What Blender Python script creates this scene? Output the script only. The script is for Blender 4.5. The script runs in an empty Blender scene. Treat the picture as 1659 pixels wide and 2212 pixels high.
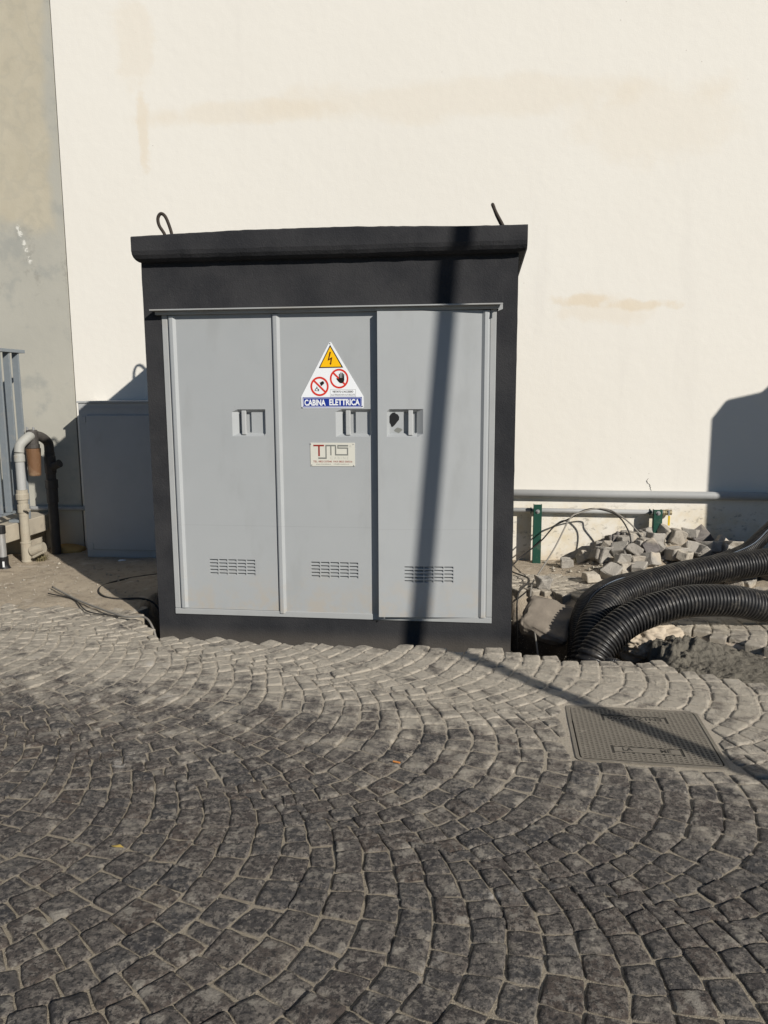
import bpy, bmesh, math, random
import numpy as np
from mathutils import Vector, Matrix, noise as mnoise
random.seed(7); rng = random.Random(11)
S = bpy.context.scene
COL = S.collection
# ------------------------------------------------------------------ camera
def cam_matrix(p, y, r):
    cx, sx, cy, sy, cr, sr = math.cos(p), math.sin(p), math.cos(y), math.sin(y), math.cos(r), math.sin(r)
    B = np.array([[1,0,0],[0,0,-1],[0,1,0]], float)
    Rp = np.array([[1,0,0],[0,cx,-sx],[0,sx,cx]]); Ry = np.array([[cy,-sy,0],[sy,cy,0],[0,0,1]])
    Rr = np.array([[cr,-sr,0],[sr,cr,0],[0,0,1]])
    return Ry @ Rp @ B @ Rr
CAM_R = cam_matrix(*np.radians([-8.85, 7.15, -0.3]))
CAM_C = np.array([0, 0, 1.55])
cd = bpy.data.cameras.new('camera'); cam = bpy.data.objects.new('camera', cd); COL.objects.link(cam)
cd.sensor_fit = 'VERTICAL'; cd.sensor_height = 24; cd.lens = 24*1680/2212
cd.clip_start = 0.05; cd.clip_end = 500
mw = Matrix.Identity(4)
for i in range(3):
    for j in range(3): mw[i][j] = CAM_R[i][j]
    mw[i][3] = CAM_C[i]
cam.matrix_world = mw; S.camera = cam
# ------------------------------------------------------------------ light
SUN = Vector((0.975, -1.0, 0.735)).normalized()          # towards the sun
w = bpy.data.worlds.new('World'); S.world = w; w.use_nodes = True
nt = w.node_tree; bg = nt.nodes['Background']
sky = nt.nodes.new('ShaderNodeTexSky'); sky.sky_type = 'NISHITA'; sky.sun_disc = False
sky.sun_elevation = math.asin(SUN.z); sky.sun_rotation = math.atan2(SUN.x, SUN.y)
sky.air_density = 1.0; sky.dust_density = 0.0; sky.ozone_density = 5.0
nt.links.new(sky.outputs[0], bg.inputs[0]); bg.inputs[1].default_value = 0.05
sl = bpy.data.lights.new('sun', 'SUN'); sl.energy = 5.0; sl.angle = math.radians(0.53); sl.color = (1.0, 0.945, 0.86)
so = bpy.data.objects.new('sun', sl); COL.objects.link(so); so.location = (6, -6, 6)
so.rotation_euler = (-SUN).to_track_quat('-Z', 'Y').to_euler()
S.view_settings.view_transform = 'Standard'; S.view_settings.look = 'None'
S.view_settings.exposure = -0.03; S.view_settings.gamma = 1.0; S.view_settings.use_curve_mapping = False
S.render.resolution_x = 768; S.render.resolution_y = 1024
# ------------------------------------------------------------------ helpers
def smooth(a, b, x):
    t = np.clip((x-a)/(b-a), 0, 1); return t*t*(3-2*t)
def pn(x, y, z=0.0, s=1.0): return mnoise.noise((x*s, y*s, z*s))
def fbm(x, y, z=0.0, s=1.0, o=4):
    v, a = 0, 1
    for k in range(o):
        v += a*mnoise.noise((x*s, y*s, z*s+k*7.3)); a *= .5; s *= 2.05
    return v
class MB:
    def __init__(s): s.v = []; s.f = []
    def add(s, vs, fs):
        o = len(s.v); s.v += [tuple(map(float, p)) for p in vs]; s.f += [tuple(i+o for i in f) for f in fs]; return s
    def box(s, x0, x1, y0, y1, z0, z1, m=None):
        P = [(x0,y0,z0),(x1,y0,z0),(x1,y1,z0),(x0,y1,z0),(x0,y0,z1),(x1,y0,z1),(x1,y1,z1),(x0,y1,z1)]
        if m is not None: P = [tuple(m @ Vector(p)) for p in P]
        return s.add(P, [(0,3,2,1),(4,5,6,7),(0,1,5,4),(1,2,6,5),(2,3,7,6),(3,0,4,7)])
    def quad(s, a, b, c, d): return s.add([a,b,c,d], [(0,1,2,3)])
    def tube(s, path, r, seg=16, cap=True, twist=None):
        path = [Vector(p) for p in path]; n = len(path)
        rs = r if hasattr(r, '__len__') else [r]*n
        T = [(path[min(i+1,n-1)]-path[max(i-1,0)]).normalized() for i in range(n)]
        up = Vector((0,0,1)) if abs(T[0].z) < .9 else Vector((1,0,0))
        N = (up - T[0]*up.dot(T[0])).normalized(); vs = []
        for i in range(n):
            N = (N - T[i]*N.dot(T[i])).normalized(); Bn = T[i].cross(N)
            for k in range(seg):
                a = 2*math.pi*k/seg
                vs.append(path[i] + (N*math.cos(a)+Bn*math.sin(a))*rs[i])
        fs = [(i*seg+k, i*seg+(k+1)%seg, (i+1)*seg+(k+1)%seg, (i+1)*seg+k) for i in range(n-1) for k in range(seg)]
        if cap: fs += [tuple(range(seg-1,-1,-1)), tuple((n-1)*seg+k for k in range(seg))]
        return s.add(vs, fs)
    def lathe(s, prof, c, seg=20, axis='z'):
        path, rs = [], []
        vs = []; n = len(prof)
        for (r, h) in prof:
            for k in range(seg):
                a = 2*math.pi*k/seg
                p = (r*math.cos(a), r*math.sin(a), h)
                if axis == 'y': p = (p[0], p[2], p[1])
                if axis == 'x': p = (p[2], p[0], p[1])
                vs.append((c[0]+p[0], c[1]+p[1], c[2]+p[2]))
        fs = [(i*seg+k, i*seg+(k+1)%seg, (i+1)*seg+(k+1)%seg, (i+1)*seg+k) for i in range(n-1) for k in range(seg)]
        fs += [tuple(range(seg-1,-1,-1)), tuple((n-1)*seg+k for k in range(seg))]
        return s.add(vs, fs)
    def prism(s, poly, y0, y1):      # polygon in XZ, extruded along Y
        n = len(poly)
        vs = [(x, y0, z) for x, z in poly]+[(x, y1, z) for x, z in poly]
        fs = [tuple(range(n)), tuple(range(2*n-1, n-1, -1))]
        fs += [(i, i+n, (i+1)%n+n, (i+1)%n) for i in range(n)]
        return s.add(vs, fs)
    def build(s, name, mat, parent=None, smooth=False, bevel=0, org=None, fix=True, seg=2):
        me = bpy.data.meshes.new(name)
        vs = s.v
        if org is not None: vs = [(a-org[0], b-org[1], c-org[2]) for a, b, c in vs]
        me.from_pydata(vs, [], s.f); me.update()
        if fix or bevel:
            bm = bmesh.new(); bm.from_mesh(me)
            if fix: bmesh.ops.recalc_face_normals(bm, faces=bm.faces)
            if bevel:
                es = [e for e in bm.edges if len(e.link_faces) == 2 and e.calc_face_angle(0) > .5]
                bmesh.ops.bevel(bm, geom=es, offset=bevel, segments=seg, affect='EDGES', profile=.5, clamp_overlap=True)
            bm.to_mesh(me); bm.free()
        if smooth: me.shade_smooth() if smooth is True else None
        me.materials.append(mat)
        o = bpy.data.objects.new(name, me); COL.objects.link(o)
        if org is not None: o.location = org
        if parent is not None:
            o.parent = parent
            if org is None or True: o.matrix_parent_inverse = parent_world(parent).inverted()
        return o
def parent_world(p):
    M = p.matrix_basis.copy()
    if p.parent: M = parent_world(p.parent) @ p.matrix_parent_inverse @ M
    return M
def tag(o, label=None, cat=None, group=None, kind=None):
    if label: o['label'] = label
    if cat: o['category'] = cat
    if group: o['group'] = group
    if kind: o['kind'] = kind
    return o
def empty(name, loc, label=None, cat=None, group=None):
    o = bpy.data.objects.new(name, None); COL.objects.link(o); o.location = loc; o.empty_display_size = .1
    return tag(o, label, cat, group)
def spline(pts, n=20):
    P = [np.array(p, float) for p in pts]; P = [2*P[0]-P[1]]+P+[2*P[-1]-P[-2]]; out = []
    for i in range(1, len(P)-2):
        for k in range(n):
            t = k/n; a, b, c, d = P[i-1], P[i], P[i+1], P[i+2]
            out.append(.5*((2*b)+(-a+c)*t+(2*a-5*b+4*c-d)*t*t+(-a+3*b-3*c+d)*t**3))
    out.append(P[-2]); return out
def resample(path, step):
    P = np.array(path); L = np.concatenate([[0], np.cumsum(np.linalg.norm(np.diff(P, axis=0), axis=1))])
    n = int(L[-1]/step)+1; q = np.linspace(0, L[-1], n)
    return np.stack([np.interp(q, L, P[:, i]) for i in range(3)], 1), q
# ------------------------------------------------------------------ materials
class NT:
    def __init__(s, name):
        s.m = bpy.data.materials.new(name); s.m.use_nodes = True; s.t = s.m.node_tree; s.n = s.t.nodes
        s.b = s.n['Principled BSDF']; s.pos = s.n.new('ShaderNodeNewGeometry').outputs['Position']
    def link(s, a, b): s.t.links.new(a, b)
    def val(s, sock, v):
        if isinstance(v, (int, float)): sock.default_value = v
        elif isinstance(v, tuple): sock.default_value = v if len(v) == len(sock.default_value) else v+(1,)
        else: s.link(v, sock)
    def noise(s, scale, detail=4, rough=.55, vec=None, dist=0, w=None):
        n = s.n.new('ShaderNodeTexNoise'); n.inputs['Scale'].default_value = scale; n.inputs['Detail'].default_value = detail
        n.inputs['Roughness'].default_value = rough; n.inputs['Distortion'].default_value = dist
        s.link(vec or s.pos, n.inputs['Vector']); return n.outputs['Fac']
    def voro(s, scale, feat='F1', out='Distance', vec=None):
        n = s.n.new('ShaderNodeTexVoronoi'); n.feature = feat; n.inputs['Scale'].default_value = scale
        s.link(vec or s.pos, n.inputs['Vector']); return n.outputs[out]
    def math(s, op, a, b=0.0, c=None, clamp=False):
        n = s.n.new('ShaderNodeMath'); n.operation = op; n.use_clamp = clamp
        s.val(n.inputs[0], a); s.val(n.inputs[1], b)
        if c is not None: s.val(n.inputs[2], c)
        return n.outputs[0]
    def ramp(s, f, a, b, lo=0.0, hi=1.0):
        n = s.n.new('ShaderNodeMapRange'); n.interpolation_type = 'SMOOTHSTEP'
        s.val(n.inputs[0], f); n.inputs[1].default_value = a; n.inputs[2].default_value = b
        n.inputs[3].default_value = lo; n.inputs[4].default_value = hi; return n.outputs[0]
    def mix(s, f, a, b):
        n = s.n.new('ShaderNodeMix'); n.data_type = 'RGBA'
        s.val(n.inputs['Factor'], f); s.val(n.inputs[6], a); s.val(n.inputs[7], b); return n.outputs[2]
    def sep(s):
        n = s.n.new('ShaderNodeSeparateXYZ'); s.link(s.pos, n.inputs[0]); return n.outputs
    def vmul(s, v):
        n = s.n.new('ShaderNodeVectorMath'); n.operation = 'MULTIPLY'; s.link(s.pos, n.inputs[0]); n.inputs[1].default_value = v; return n.outputs[0]
    def attr(s, name, out='Fac'):
        n = s.n.new('ShaderNodeAttribute'); n.attribute_name = name; return n.outputs[out]
    def bump(s, h, strength=.3, dist=.01):
        n = s.n.new('ShaderNodeBump'); n.inputs['Strength'].default_value = strength; n.inputs['Distance'].default_value = dist
        s.link(h, n.inputs['Height']); s.link(n.outputs[0], s.b.inputs['Normal']); return n
    def out(s, color=None, rough=.8, metal=0.0, spec=.4):
        if color is not None: s.val(s.b.inputs['Base Color'], color)
        s.val(s.b.inputs['Roughness'], rough); s.val(s.b.inputs['Metallic'], metal)
        s.b.inputs['Specular IOR Level'].default_value = spec; return s.m
def simple(name, c, rough=.6, var=.12, scale=12, bump=0, bscale=60, metal=0.0, spec=.4, dirt=None, dfac=.5, dscale=3):
    t = NT(name); n = t.noise(scale, 5)
    dk = tuple(max(0, x*(1-var)) for x in c); lt = tuple(min(1, x*(1+var)) for x in c)
    col = t.mix(n, dk, lt)
    if dirt: col = t.mix(t.ramp(t.noise(dscale, 6, .6), .52, .72, 0, dfac), col, dirt)
    if bump: t.bump(t.noise(bscale, 4), bump, .004)
    return t.out(col, rough, metal, spec)
M = {}
# white plaster wall
def m_white():
    t = NT('white_plaster'); x, y, z = t.sep()
    base = t.mix(t.noise(.55, 4), (.755,.725,.66), (.805,.78,.72))
    def stain(cx, cz, rx, rz, amt, ns=3.0, edge=.55):
        dx = t.math('DIVIDE', t.math('SUBTRACT', x, cx), rx); dz = t.math('DIVIDE', t.math('SUBTRACT', z, cz), rz)
        d = t.math('SQRT', t.math('ADD', t.math('MULTIPLY', dx, dx), t.math('MULTIPLY', dz, dz)))
        d = t.math('ADD', d, t.math('MULTIPLY', t.math('SUBTRACT', t.noise(ns, 6, .62), .5), 2.2))
        return t.ramp(d, edge, 1.1, amt, 0)
    ochre = (.70,.585,.42)
    for a in [(.82,2.32,.26,.06,.5,5),(1.32,2.27,.34,.06,.5,5),(1.05,2.24,.5,.13,.22,3),(-3.05,3.85,.07,.42,.38,5),(-3.1,4.6,.2,.5,.2,3),
              (-2.2,3.98,.9,.12,.25,2),(-.2,4.0,2.2,.2,.19,1.5),(1.3,3.75,.8,.35,.14,2)]:
        base = t.mix(stain(*a), base, ochre)
    # faint greyish rain marks
    st = t.noise(1.0, 5, .6, t.vmul((3.2,1,.35)))
    base = t.mix(t.ramp(st, .55, .78, 0, .22), base, (.62,.59,.55))
    # dirty, yellowed base zone below the pipe
    dn = t.noise(5, 7, .65); low = t.ramp(z, .62, .42, 0, 1)
    base = t.mix(t.math('MULTIPLY', low, t.ramp(dn, .40, .70, .1, .75)), base, (.66,.56,.38))
    d2 = t.noise(16, 7, .7, t.vmul((1,1,1.6)))
    base = t.mix(t.math('MULTIPLY', low, t.ramp(d2, .54, .68, 0, .7)), base, (.30,.28,.24))
    base = t.mix(t.ramp(z, .14, .0, 0, .45), base, (.5,.42,.32))
    sp = t.voro(9, 'F1', 'Distance'); base = t.mix(t.math('MULTIPLY', t.ramp(sp, .03, .05, .5, 0), t.ramp(t.noise(1.1,1), .6, .62)), base, (.35,.31,.26))
    h = t.math('ADD', t.noise(9, 5), t.math('MULTIPLY', t.noise(90, 3), .25)); t.bump(h, .34, .007)
    return t.out(base, .9, 0, .2)
M['white'] = m_white()
def m_greywall():
    t = NT('grey_render'); x, y, z = t.sep()
    base = t.mix(t.noise(1.3, 5), (.375,.368,.325), (.48,.465,.405))
    base = t.mix(t.ramp(t.noise(3.2, 7, .62), .50, .66, 0, .7), base, (.33,.335,.31))
    up = t.math('ADD', t.ramp(z, 2.7, 3.4), t.math('MULTIPLY', t.math('SUBTRACT', t.noise(2.2, 6, .6), .5), 1.5))
    side = t.ramp(t.math('ADD', x, t.math('MULTIPLY', t.math('SUBTRACT', t.noise(2.5, 5), .5), .25)), -3.90, -4.03)
    pat = t.math('MULTIPLY', t.ramp(up, .30, .85), side)
    tan = t.mix(t.noise(6, 5), (.44,.395,.295), (.56,.51,.40))
    wob = t.n.new('ShaderNodeVectorMath'); wob.operation = 'ADD'; t.link(t.pos, wob.inputs[0])
    nn = t.n.new('ShaderNodeTexNoise'); nn.inputs['Scale'].default_value = 3; nn.inputs['Detail'].default_value = 6; t.link(t.pos, nn.inputs['Vector']); t.link(nn.outputs['Color'], wob.inputs[1])
    cr = t.voro(3.0, 'DISTANCE_TO_EDGE', 'Distance', wob.outputs[0])
    tan = t.mix(t.ramp(cr, .0, .16, .22, 0), tan, (.36,.345,.29))
    base = t.mix(t.math('MULTIPLY', pat, .85), base, tan)
    dk = t.math('MULTIPLY', t.ramp(t.math('ABSOLUTE', t.math('SUBTRACT', z, 2.75)), .5, .1), t.ramp(t.noise(5, 6, .65), .54, .66))
    base = t.mix(t.math('MULTIPLY', dk, .55), base, (.27,.26,.23))
    dg = t.math('ABSOLUTE', t.math('ADD', t.math('SUBTRACT', x, -4.30), t.math('MULTIPLY', t.math('SUBTRACT', z, 3.02), .32)))
    fk = t.math('MULTIPLY', t.math('MULTIPLY', t.ramp(dg, .030, .012), t.ramp(t.math('ABSOLUTE', t.math('SUBTRACT', z, 2.92)), .20, .14)), t.ramp(t.noise(22, 5, .7), .50, .54))
    base = t.mix(fk, base, (.70,.69,.63))                                    # flaked paint
    base = t.mix(t.ramp(z, .5, 0, 0, .5), base, (.40,.34,.27))
    t.bump(t.math('ADD', t.noise(7, 6), t.math('MULTIPLY', t.noise(60, 3), .2)), .35, .008)
    return t.out(base, .9, 0, .2)
M['greywall'] = m_greywall()
def dust_mask(t, lo=2.35, hi=4.05):
    x, y, z = t.sep()
    d = t.math('ADD', y, t.math('MULTIPLY', x, .16))
    d = t.math('ADD', d, t.math('MULTIPLY', t.math('SUBTRACT', t.noise(1.3, 6, .6), .5), 1.5))
    return t.ramp(d, lo, hi)
def m_stone():
    t = NT('basalt_cobble'); tone = t.attr('tone'); hue = t.attr('hue')
    c = t.mix(hue, (.043,.042,.045), (.092,.070,.057))
    c = t.mix(t.ramp(tone, 0, 1, 0, .55), c, (.125,.115,.105))
    n1 = t.noise(27, 9, .74); c = t.mix(t.ramp(n1, .47, .57, .0, .9), c, (.215,.19,.163))
    c = t.mix(t.ramp(t.noise(62, 7, .76), .50, .57, 0, .85), c, (.017,.016,.017))
    n2 = t.noise(15, 7, .66)
    c = t.mix(t.ramp(n2, .585, .66, 0, .65), c, (.29,.262,.22))         # worn pale film
    c = t.mix(t.ramp(t.noise(10, 7, .62), .575, .64, 0, .8), c, t.mix(t.noise(60, 4), (.25,.225,.185), (.36,.33,.285)))   # smears of dried mortar
    dust = dust_mask(t)
    patch = t.noise(7, 8, .68)
    mk = t.math('ADD', t.math('MULTIPLY', dust, .62), t.math('MULTIPLY', t.math('SUBTRACT', patch, .5), 2.2))
    dc = t.mix(t.noise(2.2, 4), (.43,.385,.31), (.54,.487,.405))
    c = t.mix(t.ramp(mk, .12, .72, 0, .9), c, dc)
    wp = t.math('MULTIPLY', t.ramp(t.noise(3.5, 7, .7), .60, .70), t.ramp(t.noise(.8, 3), .47, .60))
    c = t.mix(t.math('MULTIPLY', wp, .7), c, (.52,.50,.47))
    x, y, z = t.sep()
    edge = t.ramp(z, -.0055, -.010, 0, .75); c = t.mix(edge, c, (.30,.265,.21))       # grit clinging low on the flanks
    h = t.math('ADD', t.noise(30, 7, .70), t.math('MULTIPLY', t.noise(130, 5, .7), .45))
    t.bump(h, 1.0, .017)
    return t.out(c, t.ramp(mk, .2, .7, .62, .92), 0, .45)
M['stone'] = m_stone()
def m_sand():
    t = NT('joint_sand'); d = dust_mask(t)
    c = t.mix(t.noise(6, 6, .6), (.23,.20,.155), (.36,.315,.245))
    c = t.mix(t.math('MULTIPLY', d, .85), c, (.47,.42,.345))
    c = t.mix(t.ramp(t.noise(120, 4, .6), .56, .66, 0, .6), c, (.12,.11,.095))
    c = t.mix(t.ramp(t.voro(140), .12, .2, .8, 0), c, (.52,.49,.43))
    t.bump(t.math('ADD', t.noise(60, 5, .7), t.noise(220, 3)), .7, .006)
    return t.out(c, .95, 0, .15)
M['sand'] = m_sand()
def m_dirt():
    t = NT('site_dirt'); x, y, z = t.sep()
    c = t.mix(t.noise(2.2, 6, .6), (.30,.25,.19), (.46,.395,.305))
    c = t.mix(t.ramp(t.noise(14, 7, .7), .50, .66, 0, .6), c, (.20,.165,.13))
    c = t.mix(t.ramp(t.noise(5, 5, .6), .58, .70, 0, .6), c, (.56,.50,.42))
    pale = t.math('MULTIPLY', t.ramp(x, .3, .9), t.ramp(y, 6.2, 5.4))
    c = t.mix(t.math('MULTIPLY', pale, .65), c, (.62,.53,.42))
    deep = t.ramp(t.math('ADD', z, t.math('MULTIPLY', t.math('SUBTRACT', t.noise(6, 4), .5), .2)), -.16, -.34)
    c = t.mix(deep, c, (.10,.085,.07))                                      # darker towards the trench bottom
    c = t.mix(t.ramp(t.voro(55), .10, .18, .7, 0), c, (.55,.50,.43))
    far = t.math('MAXIMUM', t.ramp(y, 4.2, 3.9), t.math('MAXIMUM', t.ramp(x, 3.6, 4.2), t.ramp(x, -5.0, -5.6)))
    c = t.mix(far, c, t.mix(t.noise(8, 5), (.075,.07,.065), (.13,.12,.108)))          # more basalt paving beyond the worked area
    t.bump(t.math('ADD', t.noise(18, 6, .7), t.math('MULTIPLY', t.noise(110, 4, .7), .5)), .8, .014)
    return t.out(c, .95, 0, .15)
M['dirt'] = m_dirt()
def m_mortar():
    t = NT('damp_mortar')
    c = t.mix(t.noise(3, 5), (.15,.137,.110), (.225,.205,.168))
    c = t.mix(t.ramp(t.noise(30, 6, .7), .5, .65, 0, .8), c, (.055,.05,.042))
    c = t.mix(t.ramp(t.voro(90), .08, .15, .6, 0), c, (.33,.31,.27))
    t.bump(t.math('ADD', t.noise(40, 7, .75), t.noise(120, 3)), 1.0, .012)
    return t.out(c, .95, 0, .2)
M['mortar'] = m_mortar()
def m_block(name, lo, hi, dk):
    t = NT(name); c = t.mix(t.noise(9, 6, .6), lo, hi)
    c = t.mix(t.ramp(t.noise(26, 6, .7), .52, .66, 0, .55), c, dk)
    oi = t.n.new('ShaderNodeObjectInfo').outputs['Random']
    c = t.mix(t.ramp(oi, .4, 1, 0, .4), c, (.20,.175,.15)); c = t.mix(t.ramp(t.noise(3.1, 3), .56, .66, 0, .8), c, (.50,.44,.35))
    t.bump(t.math('ADD', t.noise(30, 6, .7), t.noise(120, 4)), .8, .008)
    return t.out(c, .92, 0, .2)
M['block'] = m_block('dusty_loose_stone', (.30,.28,.25), (.46,.43,.38), (.20,.185,.17))
M['block2'] = m_block('pale_loose_stone', (.40,.36,.30), (.56,.51,.43), (.28,.25,.21))
M['block3'] = m_block('dark_loose_stone', (.13,.12,.12), (.24,.22,.205), (.07,.066,.065))
def m_cabin():
    t = NT('anthracite_stucco'); x, y, z = t.sep()
    c = t.mix(t.ramp(t.noise(2.5, 7, .6), .35, .65), (.0215,.0223,.0255), (.0355,.0355,.038))
    c = t.mix(t.ramp(t.noise(55, 5, .7), .60, .72, 0, .5), c, (.062,.060,.058))
    c = t.mix(t.math('MULTIPLY', t.ramp(t.noise(22, 7, .75), .69, .74), t.ramp(t.noise(2.0, 2), .5, .65, 0, .45)), c, (.20,.195,.185))
    c = t.mix(t.ramp(z, .02, -.1, 0, .35), c, (.16,.14,.115))
    t.bump(t.math('ADD', t.noise(95, 4, .65), t.math('MULTIPLY', t.noise(16, 4), .9)), .55, .006)
    return t.out(c, .85, 0, .25)
M['cabin'] = m_cabin()
def m_door():
    t = NT('grey_fibreglass'); x, y, z = t.sep()
    c = t.mix(t.noise(1.6, 5, .6), (.335,.352,.362), (.385,.40,.405))
    c = t.mix(t.ramp(t.noise(5, 6, .6, t.vmul((1,1,.3))), .52, .70, 0, .4), c, (.30,.31,.31))
    c = t.mix(t.ramp(t.noise(45, 6, .7), .64, .72, 0, .22), c, (.26,.25,.235))
    low = t.ramp(z, .50, .1, 0, .75); c = t.mix(t.math('MULTIPLY', low, t.ramp(t.noise(9, 6, .65), .42, .66)), c, (.40,.365,.315))   # splashed dirt near the sill
    seam = t.ramp(t.math('ABSOLUTE', t.math('SUBTRACT', t.math('ADD', z, t.math('MULTIPLY', x, .0)), .688)), .0012, .0030, .30, 0)
    c = t.mix(seam, c, (.25,.26,.265))
    t.bump(t.math('ADD', t.noise(3, 3), t.math('MULTIPLY', t.noise(180, 2), .03)), .05, .02)
    return t.out(c, t.ramp(t.noise(7, 4), .3, .7, .42, .58), 0, .45)
M['door'] = m_door()
M['frame'] = simple('frame_metal', (.36,.37,.37), .5, .1, 7, dirt=(.33,.29,.24), dfac=.4)
M['handle'] = simple('handle_grey', (.42,.43,.43), .5, .08, 30)
M['black'] = simple('black_plastic', (.012,.012,.013), .45, .1)
def m_hose():
    t = NT('black_corrugated_plastic'); c = t.mix(t.noise(20, 5), (.010,.010,.011), (.022,.021,.021))
    c = t.mix(t.ramp(t.noise(16, 8, .75), .50, .68, 0, .38), c, (.20,.18,.15))
    c = t.mix(t.ramp(t.voro(60), .05, .09, .35, 0), c, (.35,.32,.28))
    return t.out(c, t.ramp(t.noise(11, 5), .35, .7, .34, .60), 0, .5)
M['hose'] = m_hose()
M['stripe'] = simple('pale_stripe', (.12,.15,.19), .6, .1)
M['green'] = simple('green_paint', (.012,.062,.042), .45, .15, 20, dirt=(.35,.30,.24), dfac=.3, dscale=12)
M['galv'] = simple('galvanised_steel', (.42,.42,.42), .42, .12, 25, metal=.55, dirt=(.34,.29,.23), dfac=.35, dscale=8)
M['greypipe'] = simple('painted_grey_pipe', (.36,.365,.36), .55, .1, 10, bump=.15, bscale=40, dirt=(.24,.235,.225), dfac=.5, dscale=5)
M['pipepaint'] = simple('dusty_grey_paint', (.34,.34,.315), .6, .12, 14, dirt=(.42,.34,.24), dfac=.6, dscale=9, bump=.2)
M['pipebeige'] = simple('dusty_beige_fitting', (.35,.315,.25), .8, .15, 18, dirt=(.30,.25,.19), dfac=.5, dscale=11, bump=.3)
M['amber'] = simple('amber_filter_bowl', (.155,.085,.045), .4, .2, 14, dirt=(.33,.25,.17), dfac=.5, dscale=9)
M['darkiron'] = simple('dark_iron_pipe', (.055,.05,.046), .6, .25, 20, bump=.3, dirt=(.16,.12,.09), dfac=.5)
M['rail'] = simple('blue_grey_paint', (.19,.215,.235), .5, .1, 20, dirt=(.30,.28,.25), dfac=.35, dscale=14)
M['metercab'] = simple('meter_cabinet_grey', (.40,.41,.415), .55, .08, 6, dirt=(.30,.28,.25), dfac=.3, dscale=4)
M['metertop'] = simple('meter_cabinet_lid', (.40,.41,.41), .55, .06, 6, dirt=(.45,.40,.33), dfac=.5)
M['rebar'] = simple('rusty_rebar', (.035,.026,.019), .75, .3, 60, bump=.4, bscale=90)
M['wiregrey'] = simple('grey_cable', (.22,.205,.18), .6, .15, 30)
M['wiredark'] = simple('dark_cable', (.03,.028,.026), .6, .15, 30)
M['concrete'] = simple('ledge_concrete', (.42,.375,.30), .9, .18, 8, bump=.6, bscale=30, dirt=(.26,.23,.19), dfac=.6, dscale=6)
M['rock'] = simple('broken_concrete', (.20,.172,.14), .92, .3, 9, bump=1.0, bscale=34, dirt=(.36,.31,.25), dfac=.6, dscale=4)
def m_iron():
    t = NT('cast_iron_cover')
    c = t.mix(t.noise(9, 6, .6), (.165,.147,.12), (.245,.22,.18))
    c = t.mix(t.ramp(t.noise(14, 7, .7), .56, .70, 0, .7), c, (.33,.30,.25))
    c = t.mix(t.ramp(t.noise(70, 5, .7), .52, .66, 0, .5), c, (.09,.082,.07))
    t.bump(t.noise(120, 4), .3, .003); return t.out(c, .72, .15, .4)
M['iron'] = m_iron()
M['irondark'] = simple('cover_recess_dark', (.040,.036,.030), .85, .3, 60, bump=.4)  # darker tone for the lid floor and lettering
def flat(name, c, rough=.35): return simple(name, c, rough, .03, 40, spec=.4)
M['signwhite'] = flat('sign_white', (.80,.82,.84)); M['yellow'] = flat('sign_yellow', (.90,.50,.005)); M['signblack'] = flat('sign_black', (.015,.012,.010))
M['bolt'] = flat('sign_maroon', (.06,.008,.006)); M['red'] = flat('sign_red', (.62,.035,.02)); M['blue'] = flat('sign_blue', (.012,.035,.27)); M['signgrey'] = flat('print_grey', (.20,.21,.22))
M['cream'] = flat('plate_cream', (.62,.61,.54)); M['tmsred'] = flat('plate_red', (.26,.025,.015)); M['tmsgrey'] = flat('plate_grey', (.19,.195,.18)); M['plategrey'] = flat('plate_pale_print', (.46,.46,.41))
M['brass'] = simple('brass_nickel', (.45,.38,.24), .4, .15, 30, metal=.6)
M['valveyellow'] = simple('yellow_lever', (.70,.48,.02), .5, .1, 30)
M['brick'] = simple('ochre_block', (.42,.27,.10), .9, .2, 20, bump=.5)
M['lamp'] = simple('lamp_post_paint', (.10,.11,.11), .5, .1)
M['glass'] = simple('lamp_lens', (.6,.6,.58), .2, .05)
M['orange'] = flat('cigarette_filter', (.55,.22,.06), .8); M['leaf'] = flat('dry_leaf', (.45,.32,.08), .8)
M['weed'] = simple('dry_weed', (.20,.17,.09), .9, .3, 40)
M['weedgreen'] = simple('green_weed', (.08,.10,.02), .9, .3, 40)
M['gravel'] = simple('gravel_grit', (.34,.31,.255), .95, .35, 30, bump=.4)
M['sandbag'] = simple('pale_sand', (.50,.425,.33), .95, .15, 9, bump=1.0, bscale=26, dirt=(.42,.35,.27), dfac=.6, dscale=10)
# ------------------------------------------------------------------ terrain
WALL = 7.10; F = 4.84
TR = [(-2.36,5.0),(-2.22,4.74),(-2.06,4.60),(-1.6,4.575),(-1.1,4.56),(-.6,4.565),(-.1,4.56),(.2,4.555),(.385,4.50),(.58,4.44),(.84,4.46),(1.05,4.43),(1.15,4.32),(1.37,4.20),(1.6,4.17),(2.1,4.10),(3.2,3.95),
      (3.2,4.45),(2.3,4.60),(1.73,4.77),(1.62,4.90),(1.50,5.02),(1.36,5.13),(1.22,5.27),(1.10,5.42),(.98,5.55),(.80,5.78),(.62,5.98),(.40,6.05),(.27,6.08),(.05,6.2),(-2.1,6.25),(-2.42,6.15),(-2.46,5.4)]
TRa = np.array(TR)
def sdist(px, py):
    a = TRa; b = np.roll(TRa, -1, 0); px = np.asarray(px, float); py = np.asarray(py, float)
    d = np.full(px.shape, 1e9); ins = np.zeros(px.shape, bool)
    for (ax, ay), (bx, by) in zip(a, b):
        ex, ey = bx-ax, by-ay; wx, wy = px-ax, py-ay
        t = np.clip((wx*ex+wy*ey)/(ex*ex+ey*ey), 0, 1)
        d = np.minimum(d, np.hypot(wx-t*ex, wy-t*ey))
        c = ((ay > py) != (by > py)) & (px < (bx-ax)*(py-ay)/(by-ay+1e-12)+ax); ins ^= c
    return np.where(ins, -d, d)
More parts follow.
